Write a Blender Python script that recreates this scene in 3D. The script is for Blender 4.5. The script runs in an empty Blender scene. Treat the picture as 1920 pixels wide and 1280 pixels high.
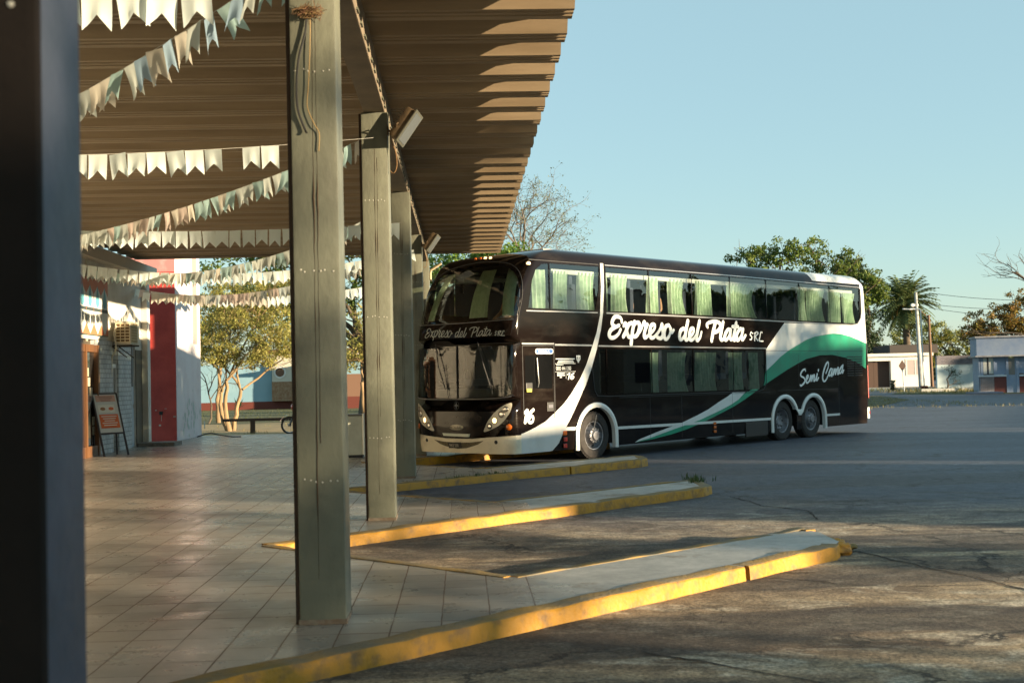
import bpy, bmesh, math, random
import numpy as np
from mathutils import Vector, Matrix, noise
from mathutils.geometry import delaunay_2d_cdt
R = math.radians
SC = bpy.context.scene
COL = SC.collection

# ---------------------------------------------------------------- camera
CAM_F, CAM_H = 2300.0, 1.75          # focal length in 1920-px units, eye height above the road
camd = bpy.data.cameras.new('camera'); cam = bpy.data.objects.new('camera', camd); COL.objects.link(cam)
camd.sensor_width = 36; camd.lens = CAM_F / 1920 * 36; camd.clip_end = 3000; camd.clip_start = 0.05
_p, _r = R(1.7233446), R(-1.33901078)
_f = Vector((0, math.cos(_p), math.sin(_p))); _rt = Vector((1, 0, 0)); _u = _rt.cross(_f)
_r2 = math.cos(_r) * _rt + math.sin(_r) * _u; _u2 = -math.sin(_r) * _rt + math.cos(_r) * _u
cam.matrix_world = Matrix.Translation((0, 0, CAM_H)) @ Matrix((_r2, _u2, -_f)).transposed().to_4x4()
camd.dof.use_dof = True; camd.dof.focus_distance = 27; camd.dof.aperture_fstop = 4.0
SC.camera = cam
# ---------------------------------------------------------------- light
SUN_EL, SUN_AZ = 6.5, 114.0          # degrees; azimuth clockwise from +Y
w = bpy.data.worlds.new('World'); SC.world = w; w.use_nodes = True
nt = w.node_tree; nt.nodes.clear()
sky = nt.nodes.new('ShaderNodeTexSky'); sky.sky_type = 'NISHITA'; sky.sun_disc = False
sky.sun_elevation = R(SUN_EL); sky.sun_rotation = R(SUN_AZ); sky.air_density = 1.0; sky.dust_density = 0.1; sky.ozone_density = 2.0
bg = nt.nodes.new('ShaderNodeBackground'); bg.inputs[1].default_value = 0.095
wo = nt.nodes.new('ShaderNodeOutputWorld'); veil = nt.nodes.new('ShaderNodeMix'); veil.data_type = 'RGBA'; veil.inputs[0].default_value = .62      # thin high haze over the clear sky
veil.inputs[7].default_value = (1.52, 2.30, 2.42, 1)
nt.links.new(sky.outputs[0], veil.inputs[6]); nt.links.new(veil.outputs[2], bg.inputs[0]); nt.links.new(bg.outputs[0], wo.inputs[0])
sund = bpy.data.lights.new('sun', 'SUN'); sun = bpy.data.objects.new('sun', sund); COL.objects.link(sun)
sund.energy = 4.8; sund.angle = R(0.5); sund.color = (1.0, 0.79, 0.52)
SDIR = Vector((math.sin(R(SUN_AZ)) * math.cos(R(SUN_EL)), math.cos(R(SUN_AZ)) * math.cos(R(SUN_EL)), math.sin(R(SUN_EL))))
sun.rotation_euler = SDIR.to_track_quat('Z', 'Y').to_euler(); sun.location = (30, -20, 20)
SC.view_settings.view_transform = 'Standard'; SC.view_settings.look = 'None'
SC.view_settings.exposure = 1.72; SC.view_settings.gamma = 1.0
SC.cycles.max_bounces = 8; SC.cycles.diffuse_bounces = 4; SC.cycles.glossy_bounces = 4; SC.cycles.transparent_max_bounces = 12
SC.cycles.use_adaptive_sampling = True
try:
    SC.cycles.use_denoising = True
except Exception: pass

# ---------------------------------------------------------------- helpers
def tag(o, label=None, cat=None, group=None, kind=None):
    if label: o['label'] = label
    if cat: o['category'] = cat
    if group: o['group'] = group
    if kind: o['kind'] = kind
    return o
def empty(name, loc=(0, 0, 0), rz=0.0):
    o = bpy.data.objects.new(name, None); COL.objects.link(o); o.location = loc; o.rotation_euler = (0, 0, rz)
    o.empty_display_size = .3
    return o
class MB:
    def __init__(s): s.v = []; s.f = []; s.m = []; s.n = 0
    def add(s, vs, fs, mi=0):
        k = len(s.v); s.v.extend([tuple(x) for x in vs]); s.f.extend([tuple(i + k for i in f) for f in fs]); s.m.extend([mi] * len(fs)); return s
    def box(s, x0, x1, y0, y1, z0, z1, ch=0.0, mi=0):
        if ch <= 0:
            return s.add([(x, y, z) for z in (z0, z1) for y in (y0, y1) for x in (x0, x1)],
                         [(0, 2, 3, 1), (4, 5, 7, 6), (0, 1, 5, 4), (2, 6, 7, 3), (0, 4, 6, 2), (1, 3, 7, 5)], mi)
        bm = bmesh.new(); bmesh.ops.create_cube(bm, size=1)
        for v in bm.verts: v.co = Vector(((x0 + x1) / 2 + v.co.x * (x1 - x0), (y0 + y1) / 2 + v.co.y * (y1 - y0), (z0 + z1) / 2 + v.co.z * (z1 - z0)))
        bmesh.ops.bevel(bm, geom=list(bm.edges), offset=ch, segments=2, profile=.6, affect='EDGES')
        bm.verts.index_update(); s.add([v.co[:] for v in bm.verts], [[v.index for v in f.verts] for f in bm.faces], mi); bm.free(); return s
    def obox(s, M, sx, sy, sz, ch=0.0, mi=0):
        k = len(s.v); s.box(-sx / 2, sx / 2, -sy / 2, sy / 2, -sz / 2, sz / 2, ch, mi)
        for i in range(k, len(s.v)): s.v[i] = tuple(M @ Vector(s.v[i]))
        return s
    def tube(s, pts, r, n=8, mi=0, cap=True):
        pts = [Vector(p) for p in pts]; k0 = len(s.v)
        rs = r if isinstance(r, (list, tuple)) else [r] * len(pts)
        up = Vector((0, 0, 1)); prev = None
        for i, p in enumerate(pts):
            d = (pts[min(i + 1, len(pts) - 1)] - pts[max(i - 1, 0)])
            if d.length < 1e-9: d = Vector((0, 0, 1))
            d.normalize()
            a = (prev - d * prev.dot(d)) if prev is not None else (up.cross(d) if abs(d.z) < .95 else Vector((1, 0, 0)))
            if a.length < 1e-6: a = d.orthogonal()
            a.normalize(); b = d.cross(a); prev = a
            for j in range(n):
                t = 2 * math.pi * j / n; q = p + (a * math.cos(t) + b * math.sin(t)) * rs[i]; s.v.append(tuple(q))
        for i in range(len(pts) - 1):
            for j in range(n):
                a0 = k0 + i * n + j; a1 = k0 + i * n + (j + 1) % n; s.f.append((a0, a1, a1 + n, a0 + n)); s.m.append(mi)
        if cap:
            s.f.append(tuple(k0 + j for j in reversed(range(n)))); s.m.append(mi)
            e = k0 + (len(pts) - 1) * n; s.f.append(tuple(e + j for j in range(n))); s.m.append(mi)
        return s
    def lathe(s, prof, n=32, M=None, mi=0, close=False):
        """prof: (radius, y) about the local y axis"""
        k = len(s.v); M = M or Matrix()
        for r_, y_ in prof:
            for j in range(n):
                t = 2 * math.pi * j / n; s.v.append(tuple(M @ Vector((r_ * math.cos(t), y_, r_ * math.sin(t)))))
        for i in range(len(prof) - 1):
            for j in range(n):
                a0 = k + i * n + j; a1 = k + i * n + (j + 1) % n; s.f.append((a0, a1, a1 + n, a0 + n)); s.m.append(mi)
        return s
    def prism(s, poly, y0, y1, mi=0, axes='xz'):
        """2-D polygon extruded; axes gives the polygon's plane"""
        def P(a, b, c): return {'xz': (a, c, b), 'xy': (a, b, c), 'yz': (c, a, b)}[axes]
        n = len(poly); vs = [P(a, b, y0) for a, b in poly] + [P(a, b, y1) for a, b in poly]
        fs = [tuple(range(n)), tuple(range(2 * n - 1, n - 1, -1))] + [(i, i + n, (i + 1) % n + n, (i + 1) % n) for i in range(n)]
        return s.add(vs, fs, mi)
    def build(s, name, mats, parent=None, smooth=False, fix=False):
        me = bpy.data.meshes.new(name); me.from_pydata(s.v, [], s.f)
        for m in (mats if isinstance(mats, (list, tuple)) else [mats]): me.materials.append(m)
        if len(me.polygons) == len(s.m): me.polygons.foreach_set('material_index', s.m)
        if fix:
            bm = bmesh.new(); bm.from_mesh(me); bmesh.ops.recalc_face_normals(bm, faces=bm.faces); bm.to_mesh(me); bm.free()
        if smooth:
            me.polygons.foreach_set('use_smooth', [True] * len(me.polygons))
            try: me.set_sharp_from_angle(angle=R(smooth if smooth is not True else 40))
            except Exception: pass
        me.update()
        o = bpy.data.objects.new(name, me); COL.objects.link(o)
        if parent: o.parent = parent
        return o
def copy_tree(o, parent=None):
    c = o.copy(); COL.objects.link(c)
    if parent: c.parent = parent
    for ch in [x for x in bpy.data.objects if x.parent == o]: copy_tree(ch, c)
    return c

MATS = {}
def mat(name, col, rough=.7, metal=0.0, col2=None, nscale=4.0, ndet=6, nlo=.35, nhi=.65, bump=0.0, bscale=30.0, coat=0.0, spec=.5,
        isl=0.0, emit=None, aniso=None, distort=0.0, rough2=None):
    """procedural principled material in object space: two colours mixed by noise, optional bump and per-island variation"""
    if name in MATS: return MATS[name]
    m = bpy.data.materials.new(name); m.use_nodes = True; N = m.node_tree.nodes; L = m.node_tree.links
    b = N['Principled BSDF']; b.inputs['Roughness'].default_value = rough; b.inputs['Metallic'].default_value = metal
    b.inputs['Coat Weight'].default_value = coat; b.inputs['Coat Roughness'].default_value = .06; b.inputs['Specular IOR Level'].default_value = spec
    b.inputs['Base Color'].default_value = (*col, 1)
    tc = N.new('ShaderNodeTexCoord'); vec = tc.outputs['Object']
    if aniso:
        mp = N.new('ShaderNodeMapping'); mp.inputs['Scale'].default_value = aniso; L.new(vec, mp.inputs[0]); vec = mp.outputs[0]
    src = None
    if col2 is not None:
        nz = N.new('ShaderNodeTexNoise'); nz.inputs['Scale'].default_value = nscale; nz.inputs['Detail'].default_value = ndet; nz.inputs['Distortion'].default_value = distort
        nz.inputs['Roughness'].default_value = .6
        L.new(vec, nz.inputs[0])
        mr = N.new('ShaderNodeMapRange'); mr.inputs[1].default_value = nlo; mr.inputs[2].default_value = nhi; L.new(nz.outputs[0], mr.inputs[0])
        mx = N.new('ShaderNodeMix'); mx.data_type = 'RGBA'; mx.inputs[6].default_value = (*col, 1); mx.inputs[7].default_value = (*col2, 1)
        L.new(mr.outputs[0], mx.inputs[0]); src = mx.outputs[2]
        if rough2 is not None:
            r2 = N.new('ShaderNodeMapRange'); r2.inputs[3].default_value = rough; r2.inputs[4].default_value = rough2; L.new(mr.outputs[0], r2.inputs[0]); L.new(r2.outputs[0], b.inputs['Roughness'])
    if isl:
        g = N.new('ShaderNodeNewGeometry'); hs = N.new('ShaderNodeHueSaturation')
        mr2 = N.new('ShaderNodeMapRange'); mr2.inputs[3].default_value = 1 - isl; mr2.inputs[4].default_value = 1 + isl
        L.new(g.outputs['Random Per Island'], mr2.inputs[0]); L.new(mr2.outputs[0], hs.inputs['Value'])
        mr3 = N.new('ShaderNodeMapRange'); mr3.inputs[3].default_value = .5 - isl * .06; mr3.inputs[4].default_value = .5 + isl * .06
        mo = N.new('ShaderNodeMath'); mo.operation = 'FRACT'; mu = N.new('ShaderNodeMath'); mu.operation = 'MULTIPLY'; mu.inputs[1].default_value = 7.31
        L.new(g.outputs['Random Per Island'], mu.inputs[0]); L.new(mu.outputs[0], mo.inputs[0]); L.new(mo.outputs[0], mr3.inputs[0]); L.new(mr3.outputs[0], hs.inputs['Hue'])
        if src is not None: L.new(src, hs.inputs['Color'])
        else: hs.inputs['Color'].default_value = (*col, 1)
        src = hs.outputs[0]
    if src is not None: L.new(src, b.inputs['Base Color'])
    if bump:
        n2 = N.new('ShaderNodeTexNoise'); n2.inputs['Scale'].default_value = bscale; n2.inputs['Detail'].default_value = 5; L.new(vec, n2.inputs[0])
        bp = N.new('ShaderNodeBump'); bp.inputs['Strength'].default_value = bump; bp.inputs['Distance'].default_value = .02; L.new(n2.outputs[0], bp.inputs['Height']); L.new(bp.outputs[0], b.inputs['Normal'])
    if emit:
        b.inputs['Emission Color'].default_value = (*emit[0], 1); b.inputs['Emission Strength'].default_value = emit[1]
    MATS[name] = m; return m
def leafmat(name, col, isl=.45, trans=.35):
    if name in MATS: return MATS[name]
    m = mat(name, col, .55, isl=isl, spec=.3); N = m.node_tree.nodes; L = m.node_tree.links
    b = N['Principled BSDF']; out = N['Material Output']; tr = N.new('ShaderNodeBsdfTranslucent'); mx = N.new('ShaderNodeMixShader'); mx.inputs[0].default_value = trans
    L.new(b.inputs['Base Color'].links[0].from_socket, tr.inputs[0]); L.new(b.outputs[0], mx.inputs[1]); L.new(tr.outputs[0], mx.inputs[2]); L.new(mx.outputs[0], out.inputs[0])
    return m
def glassmat(name, tint, refl=.08, ior=1.5, rough=.01, wavy=0.0):
    m = bpy.data.materials.new(name); m.use_nodes = True; N = m.node_tree.nodes; L = m.node_tree.links; N.clear()
    out = N.new('ShaderNodeOutputMaterial'); t = N.new('ShaderNodeBsdfTransparent'); t.inputs[0].default_value = (*tint, 1)
    g = N.new('ShaderNodeBsdfGlossy'); g.inputs['Roughness'].default_value = rough; fr = N.new('ShaderNodeFresnel'); fr.inputs[0].default_value = ior
    ad = N.new('ShaderNodeMath'); ad.operation = 'ADD'; ad.inputs[1].default_value = refl; ad.use_clamp = True
    mx = N.new('ShaderNodeMixShader'); L.new(fr.outputs[0], ad.inputs[0]); L.new(ad.outputs[0], mx.inputs[0]); L.new(t.outputs[0], mx.inputs[1]); L.new(g.outputs[0], mx.inputs[2]); L.new(mx.outputs[0], out.inputs[0])
    if wavy:
        tc = N.new('ShaderNodeTexCoord'); n2 = N.new('ShaderNodeTexNoise'); n2.inputs['Scale'].default_value = 1.1; L.new(tc.outputs['Object'], n2.inputs[0])
        bp = N.new('ShaderNodeBump'); bp.inputs['Strength'].default_value = wavy; bp.inputs['Distance'].default_value = .05; L.new(n2.outputs[0], bp.inputs['Height']); L.new(bp.outputs[0], g.inputs['Normal']); L.new(bp.outputs[0], fr.inputs['Normal'])
    MATS[name] = m; return m
def in_poly(x, y, P):
    c = False; j = len(P) - 1
    for i in range(len(P)):
        if (P[i][1] > y) != (P[j][1] > y) and x < (P[j][0] - P[i][0]) * (y - P[i][1]) / (P[j][1] - P[i][1]) + P[i][0]: c = not c
        j = i
    return c
def catmull(pts, k=6, closed=False):
    P = [Vector((*p, 0)[:3]) if len(p) == 2 else Vector(p) for p in pts]; n = len(P); out = []
    if n < 3 and not closed:
        return [P[0].lerp(P[-1], i / k) for i in range(k + 1)]
    for i in range(n if closed else n - 1):
        p0 = P[(i - 1) % n] if (closed or i > 0) else P[0] * 2 - P[1]; p1 = P[i]; p2 = P[(i + 1) % n]; p3 = P[(i + 2) % n] if (closed or i + 2 < n) else P[-1] * 2 - P[-2]
        for j in range(k):
            t = j / k; out.append(.5 * ((2 * p1) + (p2 - p0) * t + (2 * p0 - 5 * p1 + 4 * p2 - p3) * t * t + (3 * p1 - p0 - 3 * p2 + p3) * t ** 3))
    if not closed: out.append(P[-1])
    return out
def at(px, py, Y):
    """photo pixel -> the point at depth Y of the place (used to lay out far things at their own distance)"""
    d = _r2 * ((px - 960) / CAM_F) - _u2 * ((py - 640) / CAM_F) + _f
    t = Y / d.y; return Vector((0, 0, CAM_H)) + d * t

# ---------------------------------------------------------------- materials
M = dict(
 paint_black=mat('bus_black_paint', (.008, .005, .004), .07, coat=.10, spec=.22, col2=(.030, .023, .017), nscale=1.7, nlo=.5, nhi=.82, ndet=9, rough2=.32, aniso=(.5, 1, 1.6)),
 paint_white=mat('bus_white_paint', (.66, .67, .64), .3, coat=.4, col2=(.58, .58, .54), nscale=3, nlo=.45, nhi=.75),
 paint_green=mat('bus_green_paint', (.015, .30, .17), .3, coat=.4, col2=(.03, .24, .14), nscale=2),
 cream=mat('bus_bumper_cream', (.80, .72, .54), .35, coat=.3, col2=(.6, .52, .38), nscale=3, nlo=.5, nhi=.8),
 rubber=mat('tyre_rubber', (.018, .016, .015), .85, col2=(.035, .03, .026), nscale=12, bump=.2, bscale=60),
 black=mat('black_trim', (.012, .012, .012), .5),
 chrome=mat('dull_chrome', (.42, .42, .42), .32, .9),
 steel=mat('painted_steel_rim', (.30, .31, .34), .45, .5, col2=(.16, .15, .15), nscale=8),
 letter=mat('bus_lettering', (.78, .80, .76), .45),
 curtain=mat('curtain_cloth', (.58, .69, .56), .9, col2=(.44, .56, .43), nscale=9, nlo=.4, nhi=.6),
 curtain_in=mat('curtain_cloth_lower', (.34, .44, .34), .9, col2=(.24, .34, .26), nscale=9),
 seat=mat('seat_fabric', (.05, .06, .10), .9), inner=mat('bus_interior', (.035, .032, .03), .8), rack=mat('luggage_rack', (.55, .56, .55), .5),
 amber=mat('amber_lens', (.55, .12, .01), .25, coat=.5), red=mat('red_lens', (.35, .02, .01), .25, coat=.5),
 lamp=mat('lamp_reflector', (.85, .82, .74), .12, .8), lampwarm=mat('lit_lamp_lens', (.9, .75, .5), .2, emit=((1, .62, .25), 1.2)),
 column=mat('column_paint', (.15, .155, .115), .42, col2=(.075, .075, .058), nscale=1.7, nlo=.45, nhi=.78, bump=.22, bscale=16, aniso=(1.2, 1.2, .7), rough2=.65, ndet=9),
 beam=mat('beam_paint', (.20, .16, .11), .7, col2=(.14, .11, .08), nscale=3, bump=.1),
 deck=mat('roof_deck_sheet', (.33, .25, .16), .6, col2=(.20, .145, .085), nscale=1.2, nlo=.3, nhi=.7, aniso=(.35, 3, 3), bump=.08, bscale=10),
 rust=mat('rust', (.20, .09, .035), .9, col2=(.10, .05, .03), nscale=20, bump=.3),
 asphalt=None,
)
GLASS = glassmat('bus_side_glass', (.80, .86, .82), .12, wavy=.25)
GLASS_D = glassmat('bus_dark_glass', (.16, .18, .17), .03)
GLASS_W = glassmat('windshield_glass', (.7, .75, .66), .03)

# ---------------------------------------------------------------- the bus
DATA = {'swoosh': [(0.29,4.16),(0.27,3.66),(0.21,3.05),(0.08,2.68),(-0.1,2.34),(-0.28,2.01),(-0.49,1.72),(-0.79,1.41),(-1.04,1.2),(-1.32,1.03),(-1.62,0.86),(-1.97,0.74),(-2.26,0.66),(-2.43,0.63),(-2.45,0.26),(-1.96,0.25),(-1.4,0.26),(-1.21,0.4),(-1.06,0.63),(-0.83,0.9),(-0.6,1.2),(-0.33,1.56),(-0.11,1.93),(0.08,2.34),(0.23,2.75),(0.32,3.13),(0.37,3.66),(0.39,4.15)],
 'green': [(6.74,1.78),(7.1,1.95),(7.44,2.13),(7.88,2.31),(8.33,2.45),(8.78,2.59),(9.24,2.68),(9.71,2.73),(10.19,2.77),(10.67,2.76),(11.16,2.7),(11.56,2.62),(12.07,2.51),(12.02,1.8),(11.52,1.97),(10.92,2.1),(10.15,2.19),(9.49,2.18),(8.75,2.08),(8.3,1.96),(7.85,1.83),(7.33,1.66),(6.91,1.52),(6.49,1.37),(6.08,1.22),(5.75,1.1),(5.28,0.95),(4.82,0.83),(4.22,0.68),(3.79,0.58),(3.22,0.47),(2.67,0.39),(2.0,0.32),(1.33,0.28),(1.88,0.35),(2.81,0.51),(3.79,0.67),(4.23,0.77),(4.67,0.87),(5.13,0.99),(5.48,1.11),(5.76,1.26),(6.49,1.43),(6.68,1.6)],
 'blade': [(1.33,0.28),(1.49,0.34),(2.14,0.47),(2.68,0.57),(3.09,0.64),(3.72,0.79),(4.16,0.91),(4.61,1.07),(4.99,1.19),(5.26,1.3),(5.8,1.29),(5.48,1.11),(5.13,0.99),(4.67,0.87),(4.23,0.77),(3.79,0.67),(2.81,0.51),(1.88,0.35)],
 'whiter': [(7.71,3.02),(7.22,2.66),(6.77,2.32),(6.74,1.78),(7.1,1.95),(7.44,2.13),(7.88,2.31),(8.33,2.45),(8.78,2.59),(9.24,2.68),(9.71,2.73),(10.19,2.77),(10.67,2.76),(11.16,2.7),(11.56,2.62),(12.07,2.51),(12.15,3.81),(12.19,4.31)],
 'upcurt': [(-1.81,-1.44),(-1.19,-0.69),(-0.36,0.14),(0.46,0.57),(0.74,1.36),(2.06,2.42),(2.87,3.48),(3.92,4.58),(5.3,6.62),(8.55,8.99),(9.08,10.02),(10.19,10.87),(11.0,11.7)],
 'locurt': [(2.05,2.43),(2.78,3.51),(3.88,4.68),(5.3,5.82),(6.11,6.53)],
 'louv': [(10.91,2.16),(11.82,2.18),(10.87,1.6),(11.78,1.59)],
 'name': [[(0.95,2.92),(0.93,3.0),(0.83,3.04),(0.71,3.03),(0.63,2.95),(0.62,2.87),(0.73,2.82),(0.85,2.85)],[(0.73,2.82),(0.57,2.75),(0.5,2.65),(0.55,2.58),(0.68,2.59),(0.82,2.66),(0.9,2.76)],[(1.01,2.84),(1.06,2.9),(1.11,2.85),(1.12,2.71),(1.18,2.61),(1.25,2.6)],[(1.3,2.91),(1.19,2.87),(1.08,2.71),(0.99,2.61)],[(1.4,2.93),(1.34,2.79),(1.29,2.6),(1.26,2.44)],[(1.34,2.79),(1.44,2.91),(1.56,2.91),(1.57,2.8),(1.49,2.66),(1.39,2.61),(1.32,2.64)],[(1.49,2.66),(1.62,2.76),(1.74,2.94),(1.78,2.87),(1.87,2.88)],[(1.85,2.88),(1.77,2.74),(1.74,2.63),(1.79,2.59),(1.93,2.66)],[(1.93,2.66),(2.09,2.76),(2.15,2.86),(2.08,2.89),(1.99,2.84),(1.94,2.7),(1.98,2.6),(2.09,2.6),(2.24,2.69)],[(2.24,2.69),(2.35,2.8),(2.4,2.9),(2.43,2.77),(2.44,2.65),(2.35,2.58),(2.22,2.6)],[(2.67,2.88),(2.56,2.85),(2.49,2.71),(2.5,2.59),(2.59,2.57),(2.7,2.67),(2.74,2.8),(2.67,2.88)],[(2.73,2.8),(2.78,2.72),(2.85,2.77)],[(3.3,2.79),(3.24,2.81),(3.13,2.76),(3.08,2.64),(3.11,2.56),(3.2,2.58),(3.32,2.7)],[(3.42,2.99),(3.34,2.78),(3.3,2.6),(3.36,2.55),(3.49,2.62)],[(3.49,2.62),(3.63,2.72),(3.65,2.81),(3.58,2.82),(3.5,2.76),(3.46,2.62),(3.52,2.55),(3.64,2.58),(3.77,2.69)],[(3.89,2.99),(3.81,2.78),(3.75,2.61),(3.79,2.54),(3.9,2.62),(3.96,2.74)],[(4.22,2.86),(4.18,2.92),(4.33,2.98),(4.57,3.0),(4.73,2.96),(4.75,2.86),(4.63,2.77),(4.49,2.74)],[(4.54,2.95),(4.45,2.77),(4.37,2.54)],[(4.88,2.99),(4.81,2.8),(4.75,2.62),(4.82,2.56),(4.95,2.63)],[(5.19,2.8),(5.11,2.82),(4.99,2.74),(4.92,2.61),(4.99,2.56),(5.12,2.65),(5.2,2.8)],[(5.2,2.81),(5.16,2.65),(5.21,2.57),(5.33,2.63)],[(5.45,2.98),(5.37,2.78),(5.31,2.61),(5.36,2.56),(5.47,2.64)],[(5.28,2.89),(5.53,2.89)],[(5.72,2.82),(5.63,2.84),(5.49,2.74),(5.44,2.61),(5.51,2.56),(5.65,2.66),(5.74,2.83)],[(5.74,2.83),(5.68,2.66),(5.72,2.57),(5.85,2.68)]],
 'srl': [[(6.18,2.73),(6.12,2.76),(6.07,2.7),(6.14,2.64),(6.11,2.58),(6.05,2.58)],[(6.31,2.75),(6.26,2.64),(6.27,2.55)],[(6.24,2.73),(6.38,2.77),(6.43,2.73),(6.31,2.65),(6.41,2.55)],[(6.62,2.76),(6.55,2.76),(6.51,2.64),(6.47,2.55),(6.65,2.54)]],
 'semi': [[(8.69,1.76),(8.67,1.81),(8.54,1.78),(8.44,1.69),(8.46,1.63),(8.59,1.59),(8.65,1.51),(8.56,1.43),(8.43,1.38),(8.39,1.41)],[(8.71,1.52),(8.81,1.59),(8.82,1.65),(8.75,1.62),(8.71,1.52),(8.74,1.45),(8.85,1.49),(8.95,1.64)],[(8.95,1.64),(8.9,1.5)],[(8.9,1.5),(9.01,1.63),(9.04,1.62),(8.99,1.5)],[(8.99,1.5),(9.11,1.65),(9.14,1.63),(9.11,1.5),(9.18,1.52),(9.29,1.68)],[(9.29,1.68),(9.24,1.53),(9.28,1.51),(9.36,1.58)],[(9.37,1.79),(9.35,1.76)],[(9.75,1.69),(9.88,1.84),(9.91,1.96),(9.87,1.99),(9.75,1.91),(9.62,1.72),(9.57,1.57),(9.62,1.48),(9.73,1.5),(9.88,1.64),(10.02,1.8)],[(10.08,1.81),(10.02,1.8),(9.92,1.69),(9.95,1.62),(10.02,1.66),(10.11,1.8)],[(10.11,1.8),(10.05,1.65),(10.09,1.62),(10.21,1.8)],[(10.21,1.8),(10.16,1.65)],[(10.16,1.65),(10.28,1.79),(10.31,1.78),(10.27,1.66)],[(10.27,1.66),(10.41,1.83),(10.44,1.81),(10.4,1.67),(10.46,1.68),(10.53,1.78)],[(10.68,1.89),(10.59,1.84),(10.49,1.74),(10.53,1.68),(10.62,1.74),(10.7,1.9)],[(10.7,1.9),(10.64,1.73),(10.67,1.69),(10.74,1.77)]],
 'n16': [[(-2.24,1.06),(-2.16,1.11),(-2.19,1.0),(-2.23,0.87)],[(-1.98,1.11),(-2.07,1.05),(-2.13,0.91),(-2.08,0.86),(-2.01,0.88),(-1.99,0.96),(-2.05,0.99),(-2.12,0.94)]],
 's16': [[(-0.91,1.8),(-0.83,1.83),(-0.85,1.78),(-0.88,1.71)],[(-0.7,1.83),(-0.77,1.8),(-0.81,1.74),(-0.77,1.71),(-0.71,1.74),(-0.72,1.77),(-0.79,1.76)]],
 'lines': [[[(-1.26,2.13),(-0.66,2.13)],0.02],[[(-1.18,2.09),(-0.71,2.09)],0.02],[[(-1.21,2.06),(-0.69,2.05)],0.02],[[(-1.28,2.03),(-0.64,2.03)],0.008],[[(-1.25,2.01),(-1.02,2.0)],0.012],[[(-1.28,1.87),(-0.64,1.86)],0.008],[[(-1.23,1.83),(-0.99,1.83)],0.022],[[(-1.23,1.79),(-0.99,1.79)],0.026],[[(-1.15,1.75),(-1.08,1.75)],0.02],[[(-0.95,1.85),(-0.95,1.72)],0.006]],
 'phone': [(-1.26,1.98),(-0.66,1.87)],
 'shield': [(-0.61,2.2),(-0.48,2.2),(-0.48,2.12),(-0.55,2.04),(-0.6,2.11)],
 'pill': [(-1.88,2.34),(-1.33,2.23)],
 'doorwin': [(-2.21,2.37),(-1.3,2.37),(-1.33,1.5),(-1.88,1.54),(-2.23,1.55)],
 'dooredge': [(-1.27,2.43),(-1.33,1.01),(-2.23,2.44)],
 'box': [(-1.58,1.24),(-1.35,1.08)],
 'chrome': [(-1.3,2.42),(-0.15,2.4),(0.11,2.38),(1.58,2.39),(3.59,2.37),(6.74,2.34)],
 'f_up': [(0.634,3.04),(0.612,3.245),(0.554,3.447),(0.48,3.725),(0.417,3.909),(0.353,4.046),(0.245,4.122),(0.105,4.147),(-0.063,4.143),(-0.243,4.103),(-0.417,4.03),(-0.573,3.908),(-0.722,3.733),(-0.856,3.495),(-0.92,3.247),(-0.914,3.035),(-0.852,2.948),(-0.459,2.932),(-0.164,2.936),(0.142,2.958),(0.425,2.997)],
 'f_hlr': [(-0.351,0.693),(-0.369,0.798),(-0.422,0.939),(-0.536,1.113),(-0.672,1.225),(-0.823,1.264),(-0.801,1.126),(-0.718,0.99),(-0.604,0.852),(-0.489,0.765)],
 'f_lampr': [(-0.43,0.806),(-0.506,0.921),(-0.619,1.043),(-0.697,1.145)]}
# rings: h, s_corner, s_nose, halfwidth, exponent
RINGS=[(0.25,-2.33,-2.64,1.40,3.5),(0.62,-2.34,-2.71,1.42,3.5),(1.4,-2.34,-2.71,1.42,3.5),(2.4,-2.32,-2.70,1.42,3.5),(2.8,-2.28,-2.64,1.42,3.5),
(3.15,-2.21,-2.55,1.42,3.4),(3.5,-2.09,-2.42,1.42,3.3),(3.8,-1.95,-2.25,1.42,3.1),(4.0,-1.84,-2.11,1.415,2.9),(4.18,-1.72,-1.95,1.40,2.8),(4.31,-1.52,-1.74,1.34,2.7),(4.39,-1.22,-1.4,1.24,2.6),(4.44,-.8,-.9,1.06,2.6),(4.47,-.3,-.35,.76,2.6)]
def ring(h):
    h=max(min(h,RINGS[-1][0]),RINGS[0][0])
    for i in range(len(RINGS)-1):
        a,b=RINGS[i],RINGS[i+1]
        if h<=b[0]:
            f=(h-a[0])/(b[0]-a[0])
            # catmull-rom
            p=RINGS[max(i-1,0)];q=RINGS[min(i+2,len(RINGS)-1)]
            out=[]
            for k in range(1,5):
                m1=(b[k]-p[k])/(b[0]-p[0])*(b[0]-a[0]) if b[0]>p[0] else 0
                m2=(q[k]-a[k])/(q[0]-a[0])*(b[0]-a[0])
                out.append((2*f**3-3*f*f+1)*a[k]+(f**3-2*f*f+f)*m1+(-2*f**3+3*f*f)*b[k]+(f**3-f*f)*m2)
            return out
def nose(t,h,off=0.0):
    """t -1 (near side corner) .. 1 (far corner) -> s,w,h"""
    sc,sn,hw,e=ring(h)
    c=math.sin(t*math.pi/2)
    d=max(1-abs(c)**e,0)**(1/e)
    dd=max(sc-sn,.02)
    return sc-(dd+off)*d,1.42+(hw+off)*c,h

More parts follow.
